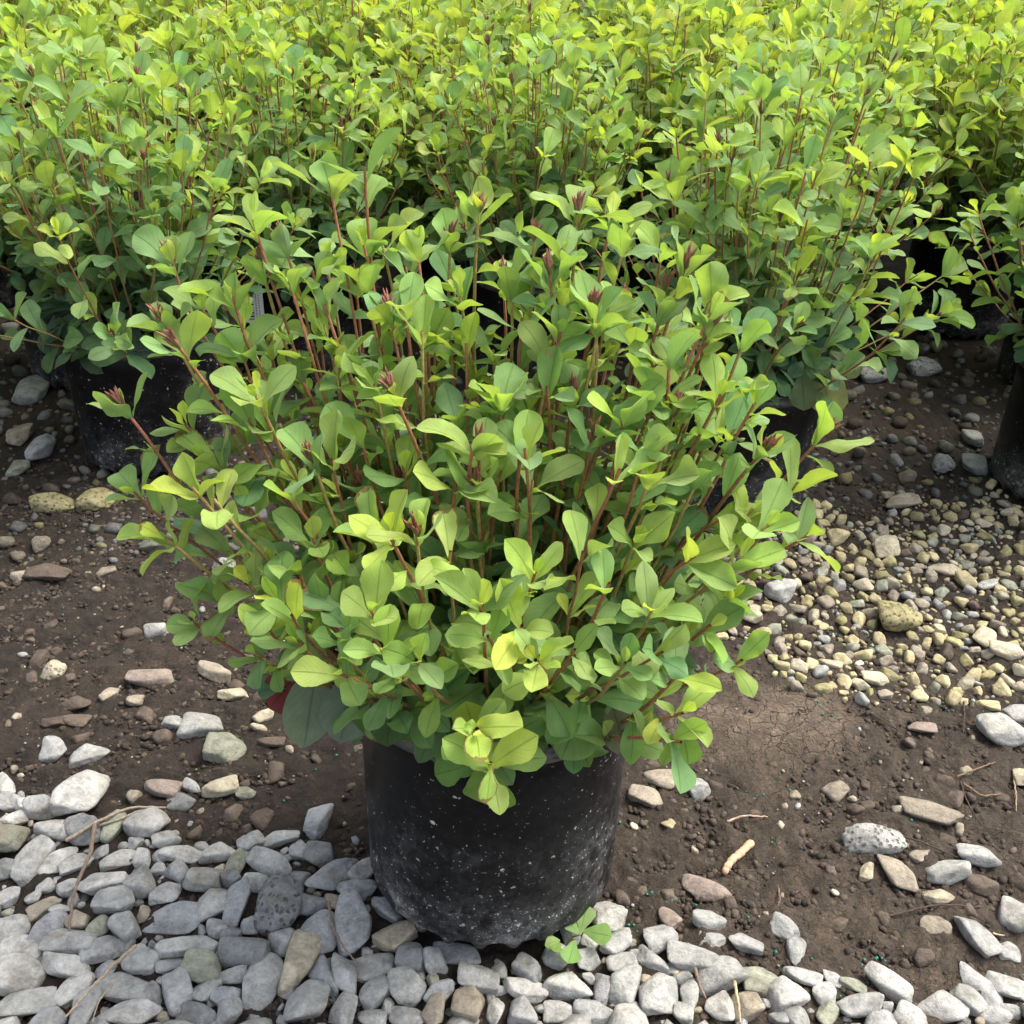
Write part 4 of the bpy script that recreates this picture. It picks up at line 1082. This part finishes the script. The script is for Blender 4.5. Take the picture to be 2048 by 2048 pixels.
# ------------------------------------------------------------------ the front plant
plant = tag(empty('potted_plant', (MPX, MPY, MPZ)), 'leafy green plant in a dusty black pot standing alone in front, reddish stems and buds', 'potted plant')
add_pot(plant)
plant.rotation_euler = (-TILT, 0, 0)
ORG = np.array([MPX, MPY, MPZ])
TM = np.array(Matrix.Rotation(-TILT, 3, 'X'))
def W2L(p): return TM.T @ (np.asarray(p)-ORG)
r = np.random.default_rng(42)
K = 2048/1932.0
TIPS = [  # tip in the photograph (1932-pixel frame), bud, brightness, depth nudge
 (622,345,0,.3,.0),(688,320,0,.1,.02),(478,415,0,.4,-.02),(535,460,1,.1,.0),(325,495,1,.1,.05),(368,560,0,.2,.02),(440,560,0,.5,.0),(312,612,1,.1,.02),(338,655,1,.3,-.03),
 (232,768,1,.3,.0),(250,925,0,.1,.0),(362,918,0,1,-.05),(312,1015,0,.7,-.02),(402,940,0,.8,-.06),(365,1175,0,-.2,.0),(502,1180,0,.9,-.02),(550,1160,0,.9,-.06),(455,660,0,.3,.02),
 (482,745,0,.4,-.02),(538,925,0,.8,-.04),(505,800,0,.3,.03),(625,865,0,.7,-.03),(470,790,0,.4,.0),(735,1010,0,.7,-.05),(786,1010,1,.8,-.08),(742,742,1,.4,-.04),(788,470,0,.5,.0),(903,400,1,.2,.02),
 (850,452,1,.2,.04),(868,560,0,.4,.0),(735,590,1,.3,-.02),(690,530,0,.3,.04),(612,575,0,.3,.0),(590,510,0,.3,.03),(1008,455,1,.2,.0),(1090,400,1,.2,.0),(1155,410,0,.4,.03),(1180,460,0,.2,.0),
 (1122,585,1,.1,-.03),(1060,560,0,.2,.02),(985,600,0,.1,.0),(965,545,0,.3,.04),(1035,660,0,.0,-.02),(1292,505,1,.2,.03),(1350,560,0,.5,.0),(1250,470,0,.3,.05),(1342,625,1,.3,-.02),(1405,640,0,.1,.02),
 (1243,745,0,.5,-.02),(1360,745,0,.6,-.02),(1425,760,0,.1,-.04),(1440,850,1,.2,-.02),(1552,822,1,.3,.0),(1505,910,0,.8,.0),(1170,885,0,.8,-.05),(1225,900,0,.3,-.02),(1150,800,0,.0,.0),
 (895,830,0,.8,-.05),(865,790,0,.2,.02),(945,760,0,.7,.0),(800,640,0,.3,.02),(860,905,0,.4,-.02),(1005,905,0,.6,.0),(1010,1080,0,.7,-.06),(850,1040,0,.7,-.04),(700,1010,0,.5,-.02),(905,1140,0,.5,-.06),
 (985,1180,0,1,-.05),(920,1200,0,.5,-.04),(1100,1040,0,.4,-.03),(1230,1150,0,.4,-.05),(1310,1050,0,.9,-.02),(1450,990,0,.8,-.03),(1420,960,0,.8,.02),(1525,1010,0,.3,.0),(1400,1060,0,.3,-.03),
 (1400,1245,0,.2,.0),(1285,1265,0,.1,-.02),(1288,1345,0,.8,.0),(1285,1400,0,.3,.0),(900,1375,0,.9,-.04),(925,1440,0,.7,-.03),(725,1225,0,.3,-.06),(785,1245,0,.2,-.05),(645,1205,0,.4,-.04),(1010,1245,0,.6,-.05),(470,1100,0,.2,.0),(430,1040,0,.3,.02),(520,1130,0,.3,-.03),(600,1140,0,.1,-.02),(560,1210,0,.2,-.03),(640,1270,0,.1,-.05),(420,1130,0,.1,.03),(700,1150,0,.4,-.06),(470,960,0,.3,.03),(400,870,0,.4,.03),(350,800,0,.3,.03),(1150,1100,0,.3,-.04),(1340,1180,0,.2,.0),(1380,1130,0,.4,.0),(1250,1230,0,.3,-.04),
 (1180,1250,0,.0,-.04),(1085,1225,0,.1,-.03),(480,1235,0,-.2,.0),(590,1010,0,.2,.0),(660,1150,0,.1,-.02),(560,1060,0,.0,.0),(1200,1020,0,.3,.0),(1320,900,0,.3,.0),(1290,800,0,.2,.03),(1080,750,1,.2,.02),
 (640,690,0,.2,.03),(560,700,0,.1,.05),(930,660,0,.2,.04),(1200,640,0,.2,.04),(1000,770,0,.2,.04),(760,880,0,.1,.03),(680,820,0,.2,.0),(1360,980,0,.3,.03)]
rt = np.random.default_rng(8)
for k in range(62):
    x_ = rt.uniform(430, 1430); top_ = 430 + 190*abs((x_-880)/550)**2.5
    y_ = top_ + (920-top_)*rt.random()**1.2
    TIPS.append((x_, y_, int(rt.random() < 0.35), rt.uniform(-.1, .6), rt.uniform(-0.04, 0.14)))
def tip_point(x, y, nudge):
    px, py = x*K, y*K
    t = (py-400)/(1500-400)
    off = 0.10 + (-0.27-0.10)*np.clip(t, 0, 1)
    lat = min(1.0, abs(px-1000)/720)
    off = off*math.sqrt(max(0.05, 1-lat**2)) + nudge*0.8
    return at_y(px, py, MPY+off)
for i, (x, y, b, br, nd) in enumerate(TIPS):
    tip = tip_point(x, y, nd)
    low = tip[2] < POT_H + 0.12
    tip = W2L(tip); o = tip.copy(); o[2] = 0; hd = np.linalg.norm(o)
    bs = o/max(hd, 1e-6)*min(0.085, hd*0.42)*r.uniform(0.6, 1.1) + np.array([r.normal(0, .012), r.normal(0, .012), POT_H-0.036])
    A = make_stem(bs, tip, r, bright=br, bud=bool(b), leafscale=(0.76 if y > 1150 else 0.90) if y > 380 else 1.05, hi=True, start=0.16 if low else 0.12)
    so = put('stem', A['stem'], MAT['stem'], plant)
    put('foliage', A['leaf'], MAT['leaf'], so)
    if b: put('flower_bud', A['bud'], MAT['bud'], so)
put('foliage', basal_leaves(r, np.array([0, 0, 0]), 0.112, POT_H+0.005, POT_H+0.10, 230, True), MAT['leaf'], plant)

# large old leaves hanging over the rim
def single_leaf(px0, py0, px1, py1, off0, off1, wfac, color, label, nup=(0, -1, 0.3), bend=0.3, wave=0.02, cup=0.2, name='leaf'):
    a = W2L(at_y(px0*K, py0*K, MPY+off0)); b = W2L(at_y(px1*K, py1*K, MPY+off1))
    L = np.linalg.norm(b-a)*1.04
    arr = leaf_mesh_arrays(a[None], (b-a)[None], np.array([nup], float), np.array([L]), np.array([L*wfac]), np.array([bend]), np.array([cup]), np.array([wave]), np.array([color]), 15, 9, int(r.integers(999)))
    o = put(name, arr, MAT['leaf'], plant)
    if label: o['label'] = label
GG, RD = (0.19, 0.25, 0.19), (0.20, 0.040, 0.045)
single_leaf(605, 1225, 572, 1408, -.07, -.12, .50, GG, 'long grey-green old leaf drooping at the left of the rim', bend=0.2)
single_leaf(675, 1240, 640, 1402, -.09, -.13, .62, GG, 'broad grey-green old leaf drooping beside the rim', bend=0.25)
single_leaf(735, 1245, 700, 1352, -.11, -.16, .8, (.10, .15, .10), None, bend=0.3)
single_leaf(745, 1270, 728, 1405, -.12, -.165, .62, (.06, .115, .045), None, bend=0.4)
single_leaf(590, 1232, 508, 1338, -.06, -.075, .58, RD, 'old leaf turned dark red', bend=0.15, wave=0.03, cup=0.3)
single_leaf(1150, 1315, 1180, 1420, -.125, -.165, .72, (.11, .12, .075), 'old leaf with browned edges hanging over the right of the rim', bend=0.4)
single_leaf(1100, 1320, 1078, 1410, -.13, -.168, .78, (.06, .12, .05), None, bend=0.5)
single_leaf(860, 1300, 880, 1392, -.13, -.172, .75, (.05, .10, .05), None, bend=0.4)
single_leaf(895, 1440, 822, 1465, -.178, -.185, .75, (.12, .23, .055), None, bend=0.3)
single_leaf(905, 1430, 925, 1530, -.180, -.188, .82, (.17, .30, .055), None, bend=0.3)
single_leaf(895, 1400, 940, 1440, -.182, -.20, .85, (.20, .33, .05), None, bend=0.2)
single_leaf(900, 1400, 880, 1330, -.185, -.19, .62, (.25, .36, .045), None, bend=0.1)
single_leaf(905, 1410, 1015, 1362, -.180, -.19, .58, (.11, .22, .05), None, bend=0.2)
single_leaf(1285, 1355, 1300, 1445, -.05, -.06, .6, (.13, .25, .06), None, bend=0.2)

# ------------------------------------------------------------------ the plants behind
def bare_meshes(arrs, names_mats):
    return [(nm, mesh_np(nm, a[0], a[1], MAT[m], uv=a[2], col=a[3])) for a, (nm, m) in zip(arrs, names_mats)]
def build_variant(seed, nstem, split, tall=0.36, spread=0.27, hi=False, lsc=1.08, sun_glow=0.0):
    r = np.random.default_rng(seed)
    stems, leaves, buds, per = [], [], [], []
    for k in range(nstem):
        th = k*2.399+r.normal(0, .3); rr = math.sqrt((k+0.5)/nstem)
        o = np.array([math.cos(th), math.sin(th), 0])
        tip = o*rr*spread*r.uniform(0.8, 1.15) + np.array([0, 0, POT_H + tall*(1-0.42*rr**2.4)*r.uniform(0.80, 1.10)])
        if rr > 0.86 and r.random() < 0.5: tip[2] = POT_H + tall*r.uniform(0.15, 0.55); tip[:2] *= 1.18
        b_ = o*rr*0.095 + np.array([0, 0, POT_H-0.034])
        A = make_stem(b_, tip, r, bright=sun_glow+r.uniform(0.0, .7)*(tip[2] > POT_H+0.2), bud=r.random() < 0.30, leafscale=lsc, hi=hi, start=0.10)
        stems.append(A['stem']); leaves.append(A['leaf'])
        if 'bud' in A: buds.append(A['bud'])
        per.append(A)
    bl = basal_leaves(r, np.zeros(3), 0.150, POT_H-0.005, POT_H+0.08, 150, hi)
    if split:
        out = []
        for A in per:
            out.append((mesh_np('stem', *A['stem'][:2], MAT['stem'], uv=A['stem'][2], col=A['stem'][3]),
                        mesh_np('foliage', *A['leaf'][:2], MAT['leaf'], uv=A['leaf'][2], col=A['leaf'][3]),
                        mesh_np('flower_bud', *A['bud'][:2], MAT['bud'], uv=A['bud'][2], col=A['bud'][3]) if 'bud' in A else None))
        return out, mesh_np('foliage', *bl[:2], MAT['leaf'], uv=bl[2], col=bl[3])
    s = merge(stems); l = merge(leaves+[bl]); b = merge(buds)
    l = (l[0], l[1], l[2], l[3]*np.array([1+sun_glow*0.5, 1.0, 1-sun_glow*0.6]))  # yellow glow of sunlit far rows put into the leaf colour
    return (mesh_np('stem_thicket', *s[:2], MAT['stem'], uv=s[2], col=s[3]), mesh_np('foliage', *l[:2], MAT['leaf'], uv=l[2], col=l[3]),
            mesh_np('flower_bud', *b[:2], MAT['bud'], uv=b[2], col=b[3]))
near_v = [build_variant(100+k, 74, True, hi=(k < 2), tall=0.43, lsc=1.12) for k in range(4)]
far_v = [build_variant(200+k, 64, False, tall=0.45, spread=0.26, lsc=1.25, sun_glow=0.17) for k in range(5)]
ROW0 = ['back potted plant at the left edge, mostly cut off by the picture',
        'back potted plant on the left with torn grey-green leaves over its pot rim',
        'back potted plant right behind the front one, a limp pale leaf hanging from its rim',
        'back potted plant at the right edge with round dark leaves around its shaded pot']
ROW1 = ['second-row plant at the far left, behind the one at the left edge', 'second-row plant behind and left of the back left pot', 'second-row plant whose dark pot carries the barcode tag',
        'second-row plant seen directly above the middle of the front plant', 'second-row plant right behind the one with the limp pale leaf', 'second-row plant at the right edge above the dark gravel gap']
def leaf_on(root, pos, d, nup, L, wf, color, label=None, bend=0.4, seed=1):
    arr = leaf_mesh_arrays(np.array([pos], float), np.array([d], float), np.array([nup], float), np.array([L]), np.array([L*wf]), np.array([bend]), np.array([0.2]), np.array([0.04]), np.array([color]), 13, 7, seed)
    o = put('leaf', arr, MAT['leaf'], root)
    if label: o['label'] = label
for (x, y, ri, xi) in BACK:
    root = empty('potted_plant', (x, y, float(ground_z(np.array(x), np.array(y)))*0.5))
    root.rotation_euler = (0, 0, rp.uniform(0, 6.28) if ri else 0.0)
    s = rp.uniform(0.94, 1.06)
    root.scale = (1, 1, 1)
    if ri <= 2: add_pot(root)
    if ri < 2:
        st, bl = near_v[(xi+ri*2) % 4]
        rot = rp.uniform(0, 6.28)
        for sm, fm, bm_ in st:
            so = link('stem', sm, root); link('foliage', fm, so)
            if bm_: link('flower_bud', bm_, so)
        link('foliage', bl, root)
        tag(root, (ROW0 if ri == 0 else ROW1)[xi], 'potted plant', 'potted plants in the dense bed behind')
    else:
        a, b, c = far_v[int(rp.integers(5))]
        tag(link('stem_thicket', a, root), kind='stuff'); link('foliage', b, root); tag(link('flower_bud', c, root), kind='stuff')
        if ri == 2:
            pos_ = ['far left', 'left', 'left of centre', 'centre', 'right of centre', 'right', 'dark gap', 'far right'][min(xi, 7)]
            tag(root, f'third-row plant of the dense bed at the {pos_}, mostly hidden', 'potted plant', 'potted plants in the dense bed behind')
        else:
            zone = 'near the picture top' if ri < 6 else 'at the very top of the picture'
            lr = 'left part' if x < -0.25*y else ('right part' if x > 0.25*y else 'middle')
            tag(root, f'green leafy plant {zone}, {lr} of the dense bed', 'potted plant', f'far plants of the bed {zone}, {lr}')
        root.scale = (s, s, s*rp.uniform(0.95, 1.06))
    if ri == 0 and xi == 1:
        leaf_on(root, (-0.115, -0.085, 0.305), (-0.25, -0.5, -1), (-.2, -1, .3), 0.075, .62, (.10, .15, .11), 'grey-green leaf folded over the rim', seed=4)
        leaf_on(root, (-0.050, -0.125, 0.308), (0.35, -0.35, -1), (0, -1, .3), 0.095, .62, (.10, .15, .10), 'torn grey-green leaf with a brown end', seed=6)
        leaf_on(root, (0.045, -0.132, 0.308), (0.05, -0.3, -1), (0, -1, .3), 0.075, .6, (.06, .11, .07), None, seed=8)
    if ri == 0 and xi == 2:
        leaf_on(root, (0.105, -0.100, 0.305), (0.2, -0.35, -1), (0, -1, .4), 0.090, .72, (.24, .27, .16), 'limp pale leaf hanging from the rim', seed=3)
        leaf_on(root, (0.120, -0.045, 0.310), (1, -0.3, -0.25), (0, -.6, 1), 0.085, .42, (.24, .28, .15), 'pale leaf stretched out over the ground', bend=1.1, seed=5)
        leaf_on(root, (0.060, -0.125, 0.310), (0.1, -0.6, -.7), (0, -1, .5), 0.070, .7, (.16, .21, .11), None, seed=7)

# barcode tag in the second-row pot
ty = 2.05
tx, tz = at_y(510, 618, ty)[0], at_y(510, 618, ty)[2]
tg = tag(empty('plant_tag', (tx, ty, tz)), 'white plastic plant tag with a barcode against a dark second-row pot', 'plant tag')
tg.rotation_euler = (R(-8), R(0), R(8))
import bmesh
def slab(name, boxes, mat, parent, bev=0.0):
    bm = bmesh.new()
    for (cx, cz, w_, h_, y0, th) in boxes:
        m_ = Matrix.Translation((cx, y0, cz)) @ Matrix.Diagonal((w_, th, h_, 1))
        vs = bmesh.ops.create_cube(bm, size=1, matrix=m_)['verts']
        if bev:
            es = [e for e in bm.edges if abs((e.verts[0].co-e.verts[1].co).y) > th*0.5]
            bmesh.ops.bevel(bm, geom=es, offset=bev, segments=4, affect='EDGES')
    me = bpy.data.meshes.new(name); bm.to_mesh(me); bm.free(); me.materials.append(mat)
    return link(name, me, parent)
slab('tag_plate', [(0, 0.01, 0.036, 0.085, 0, 0.0012)], MAT['tag_white'], tg, 0.004)
rb = np.random.default_rng(9); z = -0.022; bars = []
while z < 0.036:
    h_ = rb.choice([0.0012, 0.002, 0.0032]); bars.append((-0.008, z+h_/2, 0.012, h_, -0.0009, 0.0004)); z += h_+rb.choice([0.0012, 0.002, 0.003])
slab('barcode', bars, MAT['tag_ink'], tg)
txt = []
for c0 in (0.003, 0.009):
    z = -0.022
    while z < 0.03:
        h_ = rb.uniform(0.001, 0.003); txt.append((c0, z+h_/2, rb.uniform(0.0012, 0.0022), h_, -0.0009, 0.0004)); z += h_+rb.uniform(0.0008, 0.003)
slab('print', txt, MAT['tag_ink'], tg)
